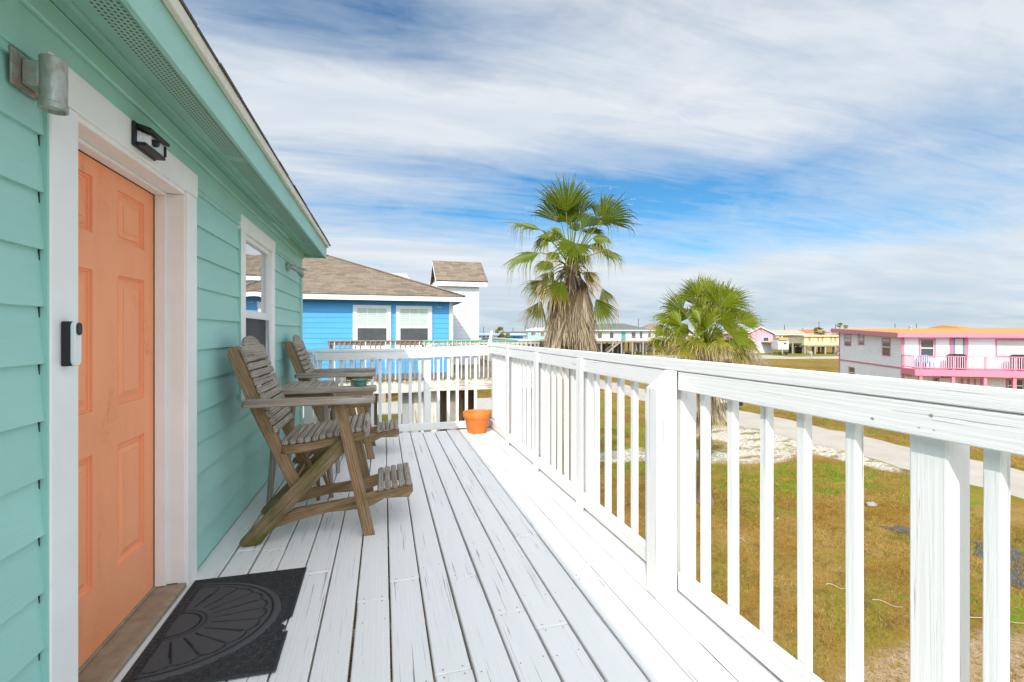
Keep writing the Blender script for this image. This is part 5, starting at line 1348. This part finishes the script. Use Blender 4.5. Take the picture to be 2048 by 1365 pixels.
mb = MB(); s_, z_ = 0, 0; q_ = ff.p(3.1, -5.5, RB + .02); mb.lathe([(.09, 0), (.09, .32), (.15, .33), (.15, .42), (0, .44)], q_, 12); mb.build('roof_vent', M['galv'], ph)
mb = MB(); mb.fbox(ff, -.02, .16, .0125, .05, FZ + .02, EZ + .1); mb.build('corner_trim', pink, ph)
mb = MB(); mb.fbox(fl_, 0.02, D_, .0125, .04, FZ - .10, FZ + .02); mb.fbox(fl_, D_ - .14, D_ + .03, .0125, .05, GZ, RB + .05); mb.build('side_trim', mauve, ph)
# windows and doors
g_dark = glass_mat('far_dark_glass', (.06, .07, .075), .08); g_curt = plain('curtained_glass', (.55, .56, .52), .3)
def px_window(fr, fn, c, trim, glass, tw=.1, split=True):
    (s0, z1), (s1, z0) = fn(*cr_(c[0], c[1])), fn(*cr_(c[2], c[3])); s0, s1 = min(s0, s1), max(s0, s1)
    return window_part(ph, fr, s0, s1, min(z0, z1), max(z0, z1), tw, trim, glass, split=split, proud=.03)
class Off:  # a frame pushed a little outward
    pass
def push(fr, d): f2 = Frame(fr.O + fr.N * d, fr.A); f2.N = fr.N; return f2
fo, lo_ = push(ff, .0135), push(fl_, .0135)
px_window(fo, fplane, (990, 290, 1160, 480), pink, g_dark)
px_window(fo, fplane, (1760, 293, 2330, 480), pink, g_curt)
(s0, z1), (s1, z0) = fplane(*cr_(1335, 275)), fplane(*cr_(1447, 560))
mb = MB(); mb.fbox(fo, s0 - .2, s0 - .002, 0, .03, FZ, z1 + .04); mb.fbox(fo, s1 + .002, s1 + .22, 0, .03, FZ, z1 + .04); mb.build('door_trim', pink, ph)
mb = MB(); mb.fbox(fo, s0, s1, 0, .02, FZ, z1); dd = mb.build('door', plain('teal_door_paint', (.05, .27, .40), .5), ph)
mb = MB(); mb.fbox(fo, s0 + .1, s1 - .1, .0205, .025, FZ + .9, z1 - .1); mb.build('pane', g_curt, dd)
for c in ((247, 247, 315, 365), (385, 238, 445, 355), (625, 283, 710, 468), (290, 570, 350, 690)): px_window(lo_, lplane, c, mauve, g_dark, .07)
# balcony
BD = 1.75
mb = MB(); mb.fbox(ff, .0, W_, .05, BD, FZ - .10, FZ - .002); mb.build('balcony_floor', plain('pink_floor_paint', (.60, .20, .26), .7), ph)
mb = MB(); mb.fbox(ff, -.03, W_, BD + .001, BD + .05, FZ - .42, FZ + .0, ch=.004); mb.fbox(ff, -.045, -.001, .05, BD + .05, FZ - .42, FZ); mb.build('balcony_beam', pink, ph)
mb = MB(); mb.fbox(ff, .0, W_, BD - .06, BD + .04, FZ + .90, FZ + .95); mb.fbox(ff, 0, W_, BD - .01, BD + .03, FZ + .10, FZ + .15); mb.fbox(ff, -.04, .02, .06, BD - .07, FZ + .90, FZ + .95); mb.fbox(ff, -.03, .01, .06, BD - .02, FZ + .10, FZ + .15); mb.build('balcony_rail', pink, ph)
mb = MB(); s = .12; sb = []
while s < W_ and len(sb) < 92: sb.append(s); s += .125
pale_pink = plain('pale_pink_paint', (.74, .46, .53), .6)
for s in sb:
    mb = MB(); mb.fbox(ff, s - .02, s + .02, BD - .005, BD + .025, FZ + .151, FZ + .899); mb.build('baluster', pale_pink, ph)
mb = MB()
for k in range(13): mb.fbox(ff, -.02, .0, .12 + k * .125, .155 + k * .125, FZ + .151, FZ + .899)
mb.build('side_balusters', pale_pink, ph)
for u in (1843, 1908, 1972, 2031):
    r = Vector(ray(u, 720)); o = Vector((0, 0, EYE)); t = (P1 + ff.N * BD - o).dot(ff.N) / r.dot(ff.N); s = ((o + r * t) - P1).dot(AF)
    mb = MB(); mb.fbox(ff, s - .09, s + .09, BD - .2, BD - .05, GZ, FZ - .105); mb.fbox(ff, s - .055, s + .055, BD - .058, BD - .01, FZ + .0, FZ + .899); mb.build('balcony_post', pink, ph)
mb = MB(); mb.fbox(ff, .0, .16, .001, .05, GZ, FZ - .11); mb.build('corner_trim', pink, ph)
# lower storey: double doors with pink panels, small windows
for c in ((1135, 680, 1195, 760), (1870, 695, 2050, 830)): px_window(fo, fplane, c, mauve, g_dark, .07)
for (xa, xb) in ((1388, 1518), (1522, 1640)):
    (s0, z1), (s1, z0) = fplane(*cr_(xa, 650)), fplane(*cr_(xb, 800)); mb = MB(); mb.fbox(fo, s0 + .01, s1 - .01, 0, .02, GZ + .05, FZ - .3); dr_ = mb.build('garage_door', plain('cream_door_paint', (.70, .60, .60), .6), ph)
    mb = MB(); w = (s1 - s0) / 2
    for i in (0, 1):
        for (za, zb) in ((FZ - .60, FZ - .38), (FZ - 1.4, FZ - .70)): mb.fbox(fo, s0 + w * i + .12, s0 + w * (i + 1) - .10, .0205, .03, za, zb)
    mb.build('panels', mauve, dr_)
mb = MB()
(s0, z1), (s1, z0) = fplane(*cr_(1220, 675)), fplane(*cr_(1325, 690))
for k in range(6): mb.fbox(fo, s0 + (s1 - s0) * k / 5 - .03, s0 + (s1 - s0) * k / 5 + .03, 0, .06, z1 - .05, z1 + .03)
mb.build('hooks', M['brown_wood'], ph)
mb = MB(); (s0, z1), (s1, z0) = fplane(*cr_(860, 640)), fplane(*cr_(920, 672)); mb.fbox(fo, s0, s1, 0, .02, z0, z1); mb.build('vent_panel', M['galv'], ph)
# things standing on that balcony
def at_balcony(cx_px, n):
    r = Vector(ray(*cr_(cx_px, 470))); o = Vector((0, 0, EYE)); t = (P1 + ff.N * n - o).dot(ff.N) / r.dot(ff.N); s = ((o + r * t) - P1).dot(AF); return s
for cxp, lab in ((1370, 'black covered barbecue grill before the teal door on the pink balcony'), (2015, 'black barbecue grill at the right end of the pink balcony')):
    s = at_balcony(cxp, .9); o = ff.p(s, .9, FZ); g = thing('barbecue_grill', lab, 'grill', o, 'grills on the pink balcony')
    mb = MB(); prof = [(-.48, .62), (.48, .62), (.50, .86), (.46, .96), (.30, 1.06), (-.30, 1.06), (-.46, .96), (-.50, .86)]
    mb.prism(prof, ff.p(s, .65, FZ), AF, (0, 0, 1), ff.N, .5, ch=.02); mb.build('hood', M['black'], g)
    mb = MB(); mb.fbox(ff, s - .42, s + .42, .68, 1.12, FZ + .06, FZ + .615); mb.build('cabinet', M['black'], g)
    mb = MB()
    for ds_ in (-.36, .36):
        for dn_ in (.72, 1.08): mb.tube([ff.p(s + ds_ - .03, dn_, FZ + .03), ff.p(s + ds_ + .03, dn_, FZ + .03)], .03, 8)
    mb.build('wheels', M['black'], g)
blue_pl = plain('bright_blue_plastic', (.01, .25, .50), .5)
for cxp, lab in ((1062, 'bright blue balcony chair, left of two, at the pink balcony corner'), (1110, 'bright blue balcony chair, right of two, near the pink balcony corner')):
    s = at_balcony(cxp, 1.0); o = ff.p(s, 1.0, FZ); g = thing('blue_chair', lab, 'chair', o, 'blue chairs on the pink balcony')
    mb = MB(); mb.beam(ff.p(s - .22, .75, FZ + .42), ff.p(s + .22, .75, FZ + .42), .5, .04); mb.build('seat', blue_pl, g)
    mb = MB()
    for k in range(4): mb.beam(ff.p(s - .17 + k * .11, .52, FZ + .43), ff.p(s - .17 + k * .11, .38, FZ + .92 + .05 * (k in (1, 2))), .09, .02, tuple(ff.N)); 
    mb.build('backrest', blue_pl, g)
    for ds_ in (-.2, .2):
        for dn_ in (.56, .95): mb = MB(); mb.beam(ff.p(s + ds_, dn_, FZ), ff.p(s + ds_, dn_, FZ + .40), .05, .05, tuple(AF)); mb.build('leg', blue_pl, g)

# ---------------------------------------------------------------- far houses
def far_house(name, label, u0, u1, ve, vf, vb, vp, d, wallc, roofc, roof='hip', depth=9.0, rot=.22, ov=.6, wins=(), trim=(.75, .75, .74), glass=None, stilts=True, deck=None, base_wall=None, inset=.28, door=None, vpk=None):
    c = ond((u0 + u1) / 2, HY, d); s = d / F
    A = RIGHT.copy(); A.rotate(Matrix.Rotation(rot, 3, 'Z'))
    W = (u1 - u0) * s / max(.5, math.cos(rot)); O = Vector((c.x, c.y, 0)) - A * W / 2
    fr = Frame(O, A); fr.N = Vector((A.y, -A.x, 0))
    if fr.N.dot(FWD) > 0: fr.N = -fr.N
    zz = lambda v: EYE + (HY - v) * s
    ze, zf_, zb, zp = zz(ve), zz(vf), GZ, zz(vp)
    t = thing(name, label, 'house', (c.x, c.y, GZ))
    wm = plain(name + '_wall_paint', wallc, .6, var=.04, nscale=1.0); rm = plain(name + '_roofing', roofc, .9, var=.10, nscale=1.6); tm = plain(name + '_trim', trim, .6)
    mb = MB(); mb.fbox(fr, 0, W, -depth, 0, zf_, ze); mb.build('wall', wm, t)
    mb = MB()
    a, b, c_, d_ = fr.p(-ov, ov, ze), fr.p(W + ov, ov, ze), fr.p(W + ov, -depth - ov, ze), fr.p(-ov, -depth - ov, ze)
    if roof == 'hip':
        i = inset * W; h0, h1 = fr.p(i, -depth / 2, zp), fr.p(W - i, -depth / 2, zp)
        mb.add([a, b, c_, d_, h0, h1], [(0, 1, 5, 4), (1, 2, 5), (2, 3, 4, 5), (3, 0, 4), (3, 2, 1, 0)], [(0, 0, 0)] * 6)
    elif roof == 'side':
        h0, h1 = fr.p(-ov, -depth / 2, zp), fr.p(W + ov, -depth / 2, zp)
        mb.add([a, b, c_, d_, h0, h1], [(0, 1, 5, 4), (2, 3, 4, 5), (1, 2, 5), (3, 0, 4), (3, 2, 1, 0)], [(0, 0, 0)] * 6)
    elif roof == 'front':
        m0, m1 = fr.p(W / 2, ov, zp), fr.p(W / 2, -depth - ov, zp)
        for (e0_, e1_, h0, h1) in ((a, d_, m0, m1), (b, c_, m0, m1)): slab(mb, [e0_, e1_, h1, h0], .15, [(0, 0, 0)] * 4)
        g_ = MB(); g_.prism([(0, ze), (W, ze), (W / 2, zp - .05)], fr.p(0, 0, 0), A, (0, 0, 1), -fr.N, .1); g_.build('gable', wm, t)
    else: mb.fbox(fr, -ov, W + ov, -depth - ov, ov, ze, zp)
    mb.build('roof', rm, t)
    if roof != 'flat':
        mb = MB()
        if roof == 'front':
            for (e0_, h0) in ((a, m0), (b, m0)): mb.beam(e0_ + Vector((0, 0, .02)) + fr.N * .04, h0 + Vector((0, 0, .02)) + fr.N * .04, .08, .25, (0, 0, 1))
        else: mb.fbox(fr, -ov, W + ov, ov + .001, ov + .06, ze - .2, ze - .0)
        mb.build('fascia', tm, t)
    gm_ = glass or g_dark
    for (p0, p1, q0, q1) in wins:
        window_part(t, push(fr, .01), p0 * W, p1 * W, zf_ + q0 * (ze - zf_), zf_ + q1 * (ze - zf_), .09, tm, gm_, split=False, proud=.05)
    if door:
        mb = MB(); mb.fbox(fr, door[0] * W, door[1] * W, .01, .06, zf_, zf_ + 2.05); mb.build('door', plain(name + '_door_paint', door[2], .5), t)
    if stilts:
        n = max(3, int(W / 2.6))
        for k in range(n + 1):
            for dn_ in (-.25, -depth / 2, -depth + .3): sx = .2 + (W - .4) * k / n; mb = MB(); mb.fbox(fr, sx - .16, sx + .16, dn_ - .16, dn_ + .16, GZ, zf_); mb.build('stilt', M['pile'], t)
        mb = MB(); mb.fbox(fr, 0, W, -depth, -.02, zf_ - .35, zf_ - .002); mb.build('floor_beam', M['old_deck'], t)
        mb = MB(); mb.fbox(fr, W * random.uniform(.05, .2), W * random.uniform(.55, .95), -depth - .3, -depth - .15, GZ, zf_ - random.uniform(.4, 1.2)); mb.build('storage_wall', M['old_deck'], t)
    if base_wall:
        mb = MB(); mb.fbox(fr, .0, W, -depth, -.05, GZ, zf_ - .002); mb.build('lower_wall', plain(name + '_lower_paint', base_wall, .7), t)
    if deck:      # (s0, s1, projection, stair direction)
        s0, s1, pj, st = deck; s0 *= W; s1 *= W
        mb = MB(); mb.fbox(fr, s0, s1, .02, pj, zf_ - .3, zf_ - .05); dkp = mb.build('deck', M['old_deck'], t)
        mb = MB(); mb.fbox(fr, s0, s1, pj - .08, pj, zf_ + .92, zf_ + 1.0); n = int((s1 - s0) / .35)
        for k in range(n + 1): sx = s0 + (s1 - s0) * k / n; mb.fbox(fr, sx - .04, sx + .04, pj - .06, pj - .02, zf_ - .05, zf_ + .92)
        mb.build('railing', M['gray_wood'], dkp)
        n = max(2, int((s1 - s0) / 2.4))
        for k in range(n + 1): sx = s0 + .1 + (s1 - s0 - .2) * k / n; mb = MB(); mb.fbox(fr, sx - .14, sx + .14, pj - .3, pj - .02, GZ, zf_ - .3); mb.build('deck_post', M['pile'], dkp)
        if st:
            mb = MB(); sx = s0 if st < 0 else s1; run = (zf_ - GZ) * 1.15
            p0 = fr.p(sx, pj - .4, zf_ - .1); p1 = fr.p(sx + st * run, pj - .4, GZ)
            mb.beam(p0, p1, .12, .3); mb.beam(p0 - fr.N * 1.0, p1 - fr.N * 1.0, .12, .3)
            mb.beam(p0 + Vector((0, 0, 1.0)), p1 + Vector((0, 0, 1.0)), .08, .1)
            for k in range(1, 15): p = p0.lerp(p1, k / 15); mb.beam(p, p - fr.N * 1.0, .28, .05); 
            mb.build('stair', M['gray_wood'], dkp)
    return t, fr, W, zf_, ze
far_house('green_roofed_house', 'white stilt house with grey-green hip roof and wooden deck', 1178, 1296, 660.5, 682, 709, 646.5, 111, (.60, .63, .60), (.125, .155, .135), 'hip', 10, .08, 1.0, [(.14, .22, .2, .85), (.34, .42, .2, .85), (.72, .80, .2, .85), (.86, .92, .2, .85)], door=(.55, .62, (.05, .30, .28)), deck=(.48, 1.04, 3.0, -1), inset=.30)
far_house('tan_roofed_house', 'cream stilt house with tan hip roof beside the green-roofed house', 1290, 1345, 660.5, 682, 708, 647, 122, (.60, .55, .42), (.26, .19, .13), 'hip', 10, 0, .8, [(.1, .22, .25, .8), (.35, .47, .25, .8)], inset=.4)
far_house('pink_gable_house', 'pink gabled far house with white eaves behind the short palm', 1492, 1547, 669, 684, 706, 654.5, 118, (.66, .34, .40), (.40, .36, .34), 'front', 11, .05, .5, [(.62, .84, .05, .62)], base_wall=(.62, .62, .62), stilts=False, deck=(.55, 1.7, 4.5, 0))
far_house('long_cream_house', 'long cream stilt house with pale tan roof far behind the yard', 1552, 1612, 669.5, 679, 700, 660.5, 150, (.62, .58, .45), (.50, .37, .25), 'side', 10, 0, .6, [(.1, .17, .2, .8), (.76, .83, .1, .9)])
far_house('terracotta_roofed_house', 'far white house with terracotta roof behind the yellow house', 1600, 1668, 668, 678, 700, 659.5, 165, (.60, .55, .47), (.42, .15, .07), 'hip', 10, 0, .5, [(.2, .3, .2, .8)], inset=.25)
far_house('yellow_house', 'pale yellow stilt house with shuttered windows left of the pink-trimmed house', 1609, 1694, 672, 691, 708.5, 670, 113, (.58, .56, .32), (.42, .38, .30), 'side', 9, 0, .5, [(.08, .145, .35, .9), (.29, .345, .3, .9), (.39, .45, .3, .9), (.60, .65, .3, .92), (.69, .745, .3, .92)], trim=(.66, .58, .22), glass=plain('tan_shutter', (.42, .26, .12), .7), deck=(.86, 1.1, 2.0, -.85))
far_house('blue_trimmed_house', 'far white house with blue trim seen right of the white tower', 953, 994, 669.5, 679, 700, 667, 74, (.62, .68, .72), (.50, .49, .47), 'side', 8, 0, .4, [(.08, .2, .3, .8), (.30, .42, .3, .8), (.52, .6, .2, .85)], trim=(.14, .25, .62))
far_house('cyan_house', 'far cyan and blue house with white eaves beyond the neighbouring deck', 1010, 1046, 670.5, 680, 700, 667.5, 80, (.03, .36, .58), (.66, .66, .66), 'side', 8, 0, .5, [(.05, .2, .1, .9), (.45, .62, .1, .9), (.68, .82, .1, .9)], trim=(.04, .22, .55), glass=plain('cyan_shutter', (.02, .20, .50), .6))
far_house('peach_house', 'far peach house with dark hip roof behind the cyan house', 1013, 1058, 668, 680, 700, 663.5, 105, (.62, .38, .25), (.13, .13, .135), 'hip', 9, 0, .5, [(.78, .9, .3, .8)], inset=.15)
far_house('teal_house', 'far pale teal stilt house with a grey wooden deck, left of the tall palm', 1056, 1110, 660, 679, 700, 655, 92, (.35, .66, .66), (.55, .62, .62), 'hip', 9, 0, .5, [(.1, .3, .35, .8), (.45, .62, .3, .85), (.7, .9, .3, .85)], deck=(-.30, 1.0, 3.5, 0))
far_house('grey_roofed_house', 'pale grey shingled roof of a house rising behind the blue house', 690, 806, 556, 640, 700, 533, 34, (.7, .7, .7), (.42, .43, .43), 'side', 7, TH, .3, [])
far_house('long_pale_building', 'long low pale building on the horizon behind the pink-trimmed house', 1700, 2120, 661.5, 668, 690, 656.5, 240, (.55, .54, .50), (.58, .54, .46), 'side', 14, 0, 1, [])
far_house('orange_gable_house', 'far orange-roofed house with teal eaves above the pink-trimmed roof', 1905, 1968, 657.5, 668, 690, 650.5, 150, (.62, .30, .20), (.50, .24, .08), 'side', 9, .55, .5, [], trim=(.10, .30, .32), inset=.22)
far_house('brown_far_house', 'low brown-roofed house on the horizon between pole and pink gable', 1543, 1580, 667, 676, 700, 663, 185, (.5, .44, .36), (.24, .15, .10), 'side', 9, 0, .5, [])
far_house('sand_far_house', 'low sand-coloured house on the horizon left of the short palm', 1312, 1400, 670, 682, 700, 665, 210, (.52, .46, .36), (.36, .30, .24), 'side', 9, 0, .5, [])
far_house('stone_far_house', 'low grey house on the horizon behind the green-roofed deck', 1115, 1180, 672, 684, 700, 667, 160, (.48, .47, .44), (.32, .30, .28), 'side', 9, 0, .5, [])
# trailer, mailbox
def trailer():
    c = ond(1567, 690, 108); s = 108 / F; t = thing('trailer', 'grey box trailer with a dark square window beside the pink gabled house', 'trailer', (c.x, c.y, GZ)); fr = Frame(Vector((c.x, c.y, 0)) - RIGHT * 11 * s, RIGHT)
    if fr.N.dot(FWD) > 0: fr.N = -fr.N
    mb = MB(); mb.fbox(fr, 0, 22 * s, -2.2, 0, EYE + (HY - 700) * s, EYE + (HY - 681) * s, ch=.08); mb.build('body', plain('grey_trailer_paint', (.50, .51, .50), .6), t)
    mb = MB(); mb.fbox(fr, .1, 19 * s, -2.0, .3, EYE + (HY - 680.7) * s, EYE + (HY - 675.5) * s); mb.build('load', plain('tan_plywood', (.46, .30, .10), .8), t)
    mb = MB(); mb.fbox(fr, 12 * s, 16.5 * s, .001, .04, EYE + (HY - 689) * s, EYE + (HY - 685.7) * s); mb.build('window', g_dark, t)
    for k in (5, 17): mb = MB(); p = fr.p(k * s, 0, GZ + .33); mb.tube([p + fr.N * .02, p - fr.N * .2], .33, 16); mb.build('wheel', M['black'], t)
trailer()
c = onz(1622, 717.5, GZ); t = thing('mailbox', 'grey roadside mailbox on a post by the far road', 'mailbox', c)
mb = MB(); mb.fbox(Frame(c, RIGHT), -.10, .10, -.1, .1, 0, 1.0); mb.build('post', M['pile'], t)
mb = MB(); pr = [(-.35, 0), (.35, 0), (.35, .25)] + [(.35 * math.cos(k * math.pi / 8), .25 + .25 * math.sin(k * math.pi / 8)) for k in range(1, 8)] + [(-.35, .25)]
mb.prism(pr, c + Vector((0, 0, 1.0)), RIGHT, (0, 0, 1), FWD, .9); mb.build('box', M['galv'], t)
# utility poles and wires
poles = [(967, 654, 'plain'), (991, 659.5, ''), (1006, 657, ''), (1026, 655.5, ''), (1050, 650, ''), (1054, 635, ''), (1277, 638, ''), (1501, 648, ''), (1569, 650, ''), (1605.5, 656, ''), (1638, 644, ''), (1671, 649, ''), (1790, 648, ''), (1833, 648, '')]
desc = ['dark utility pole just right of the white tower', 'shorter thin utility pole behind the deck finial', 'thin utility pole above the small far palm', 'utility pole above the peach house ridge', 'thin utility pole left of the tallest pole', 'tallest dark utility pole between peach and teal houses', 'utility pole rising behind the green roof ridge', 'utility pole at the short palm right edge, behind the pink gable', 'utility pole right of the pink gabled house', 'short utility pole over the long cream house roof end', 'tall utility pole behind the yellow house palm', 'utility pole between the yellow house and the pink-trimmed eave', 'left utility pole of two above the pink-trimmed orange roof', 'right utility pole of two above the pink-trimmed orange roof']
pt = []
for (u, v, _), dsc in zip(poles, desc):
    d = F * 5.9 / (HY - v); d = min(d, 420); p = ond(u, v, d); pt.append(p)
    mb = MB(); mb.tube([(p.x, p.y, GZ), (p.x, p.y, p.z)], [.17 * max(1, d / 200), .12 * max(1, d / 200)], 8)
    a = RIGHT * .9; q_ = p - Vector((0, 0, .5)); mb.beam(q_ - a * .45, q_ + a * .45, .1, .1)
    tag(mb.build('utility_pole', plain('dark_pole_wood', (.10, .085, .075), .9)), dsc, 'utility pole', 'utility poles on the skyline')
def wire(a, b, lab, sag=.6, r=.025):
    mb = MB(); mb.tube([a.lerp(b, k / 12) - Vector((0, 0, 4 * sag * (k / 12) * (1 - k / 12))) for k in range(13)], r, 4); tag(mb.build('power_line', M['black']), lab, 'power line', 'power lines on the skyline')
dz = Vector((0, 0, -.5))
wire(pt[0] + dz, pt[5] + dz, 'power line from the pole by the white tower to the tallest pole')
wire(pt[7] + dz, pt[8] + dz, 'power line between the poles either side of the pink gable')
wire(pt[8] + dz, pt[10] + dz, 'power line from the pink gable pole to the yellow house pole')
# parked car by the road, nose towards the viewer
def car():
    cx0, y0 = 22.72, 25.6; t = thing('parked_car', 'white parked car with dark bumper behind the short palm, at the roadside', 'car', (cx0, y0 + 2.2, GZ))
    sec = lambda hw, z0, z1: None
    white_car = plain('white_car_paint', (.72, .73, .73), .25, spec=.6)
    # body: lofted cross-sections from rear bumper (near) to the nose
    st = [(0, .80, .42, .98), (.08, .88, .30, 1.05), (.5, .91, .28, 1.08), (1.6, .92, .27, 1.05), (3.0, .92, .27, 1.0), (4.0, .90, .30, .88), (4.35, .80, .40, .72)]
    mb = MB(); vs, gs, fs = [], [], []
    for (dy, hw, za, zb) in st:
        ring = [(-hw * .92, za), (hw * .92, za), (hw, za + .15), (hw, zb - .22), (hw * .93, zb - .03), (hw * .6, zb), (-hw * .6, zb), (-hw * .93, zb - .03), (-hw, zb - .22), (-hw, za + .15)]
        for (x, z) in ring: vs.append((cx0 + x, y0 + dy, GZ + z)); gs.append((x, z, 0))
    n = 10
    for i in range(len(st) - 1):
        for k in range(n): fs.append((i * n + k, i * n + n + k, i * n + n + (k + 1) % n, i * n + (k + 1) % n))
    fs += [tuple(range(n)), tuple((len(st) - 1) * n + k for k in range(n - 1, -1, -1))]
    mb.add(vs, fs, gs); body = mb.build('body', white_car, t, smooth='auto')
    mb = MB(); vs, gs, fs = [], [], []
    for (dy, hw, zt) in ((.35, .80, 1.05), (.75, .66, 1.52), (2.0, .68, 1.56), (2.9, .66, 1.40), (3.5, .80, 1.0)):
        for (x, z) in ((-hw, 1.0), (hw, 1.0), (hw * .93, zt - .12), (hw * .8, zt), (-hw * .8, zt), (-hw * .93, zt - .12)): vs.append((cx0 + x, y0 + dy, GZ + z)); gs.append((x, z, 0))
    for i in range(4):
        for k in range(6): fs.append((i * 6 + k, i * 6 + 6 + k, i * 6 + 6 + (k + 1) % 6, i * 6 + (k + 1) % 6))
    fs += [tuple(range(6)), tuple(24 + k for k in range(5, -1, -1))]
    mb.add(vs, fs, gs); mb.build('cabin', glass_mat('car_glass', (.02, .025, .03), .05), body, smooth='auto')
    mb = MB(); mb.box(cx0 - .84, cx0 + .84, y0 - .10, y0 + .12, GZ + .30, GZ + .58, .05); mb.build('bumper', M['black'], t)
    mb = MB(); mb.box(cx0 + .12, cx0 + .46, y0 - .115, y0 - .104, GZ + .62, GZ + .78, .004); mb.build('licence_plate', plain('plate_white', (.7, .7, .68), .4), t)
    for sx in (-1, 1):
        mb = MB(); mb.box(cx0 + sx * .60 - .16, cx0 + sx * .60 + .16, y0 - .03, y0 + .06, GZ + .74, GZ + .90, .02); mb.build('tail_light', plain('red_lens', (.45, .02, .02), .2), t)
        for dy in (.85, 3.55):
            mb = MB(); mb.lathe([(.20, 0), (.33, .02), (.34, .06), (.34, .16), (.33, .20), (.20, .22)], (cx0 + sx * .92 - sx * .20, y0 + dy, GZ + .34), 24, axis=(sx, 0, 0)); w = mb.build('wheel', M['black'], t, smooth='auto')
            mb = MB(); mb.lathe([(0, .19), (.20, .205), (.21, .19)], (cx0 + sx * .92 - sx * .20, y0 + dy, GZ + .34), 20, axis=(sx, 0, 0)); mb.build('rim', M['galv'], w)
car()
# litter of the yard: pale stones, fallen frond stalks
rk = MB(); c = onz(1742, 1012, GZ)
def stone(c, r, lab, grp=None):
    mb = MB(); vs, gs, fs = [], [], []; n, k2 = 12, 7
    for i in range(k2 + 1):
        for j in range(n):
            ph_ = math.pi * i / k2; th = 2 * math.pi * j / n; rr = r * (1 + .22 * math.sin(3 * th + ph_ * 2) + random.uniform(-.08, .08))
            vs.append((c[0] + rr * math.sin(ph_) * math.cos(th) * 1.25, c[1] + rr * math.sin(ph_) * math.sin(th), GZ + max(-.01, rr * .55 * math.cos(ph_) + r * .3))); gs.append((th, ph_, 0))
    for i in range(k2):
        for j in range(n): fs.append((i * n + j, (i + 1) * n + j, (i + 1) * n + (j + 1) % n, i * n + (j + 1) % n))
    mb.add(vs, fs, gs); tag(mb.build('stone', plain('pale_stone', (.36, .33, .28), .9, var=.15), smooth=True), lab, 'stone', grp)
stone(c, .13, 'pale stone beside a green tuft near the puddle')
def stalk(u, v, L, a, lab, head=False):
    c = onz(u, v, GZ); o = RIGHT * math.cos(a) + FWD * math.sin(a); pts = [c + o * L * (k / 6 - .5) + Vector((random.uniform(-.02, .02), random.uniform(-.02, .02), .05 + .03 * math.sin(k))) for k in range(7)]
    mb = MB(); mb.tube(pts, [.007 - .0005 * k for k in range(7)], 5)
    if head: mb.lathe([(0, -.015), (.024, 0), (.028, .025), (0, .04)], pts[-1], 10)
    tag(mb.build('fallen_stalk', plain('bleached_stalk', (.48, .39, .28), .9)), lab, 'stalk', 'fallen stalks in the grass')
stalk(1545, 1044, .45, .5, 'bleached stalk with a rounded head lying in the golden grass', True)
stalk(1775, 1212, .42, -.5, 'short flat bleached stalk in the grass left of the wide post')
stalk(2000, 1247, 1.5, -.12, 'longest bleached stalk lying in the grass right of the wide post')
stalk(1672, 1178, .40, -.35, 'thin bleached stalk in the brown grass under the middle balusters')
stalk(1487, 1085, .30, -1.0, 'small bleached stalk in the grass right of the short palm trunk')
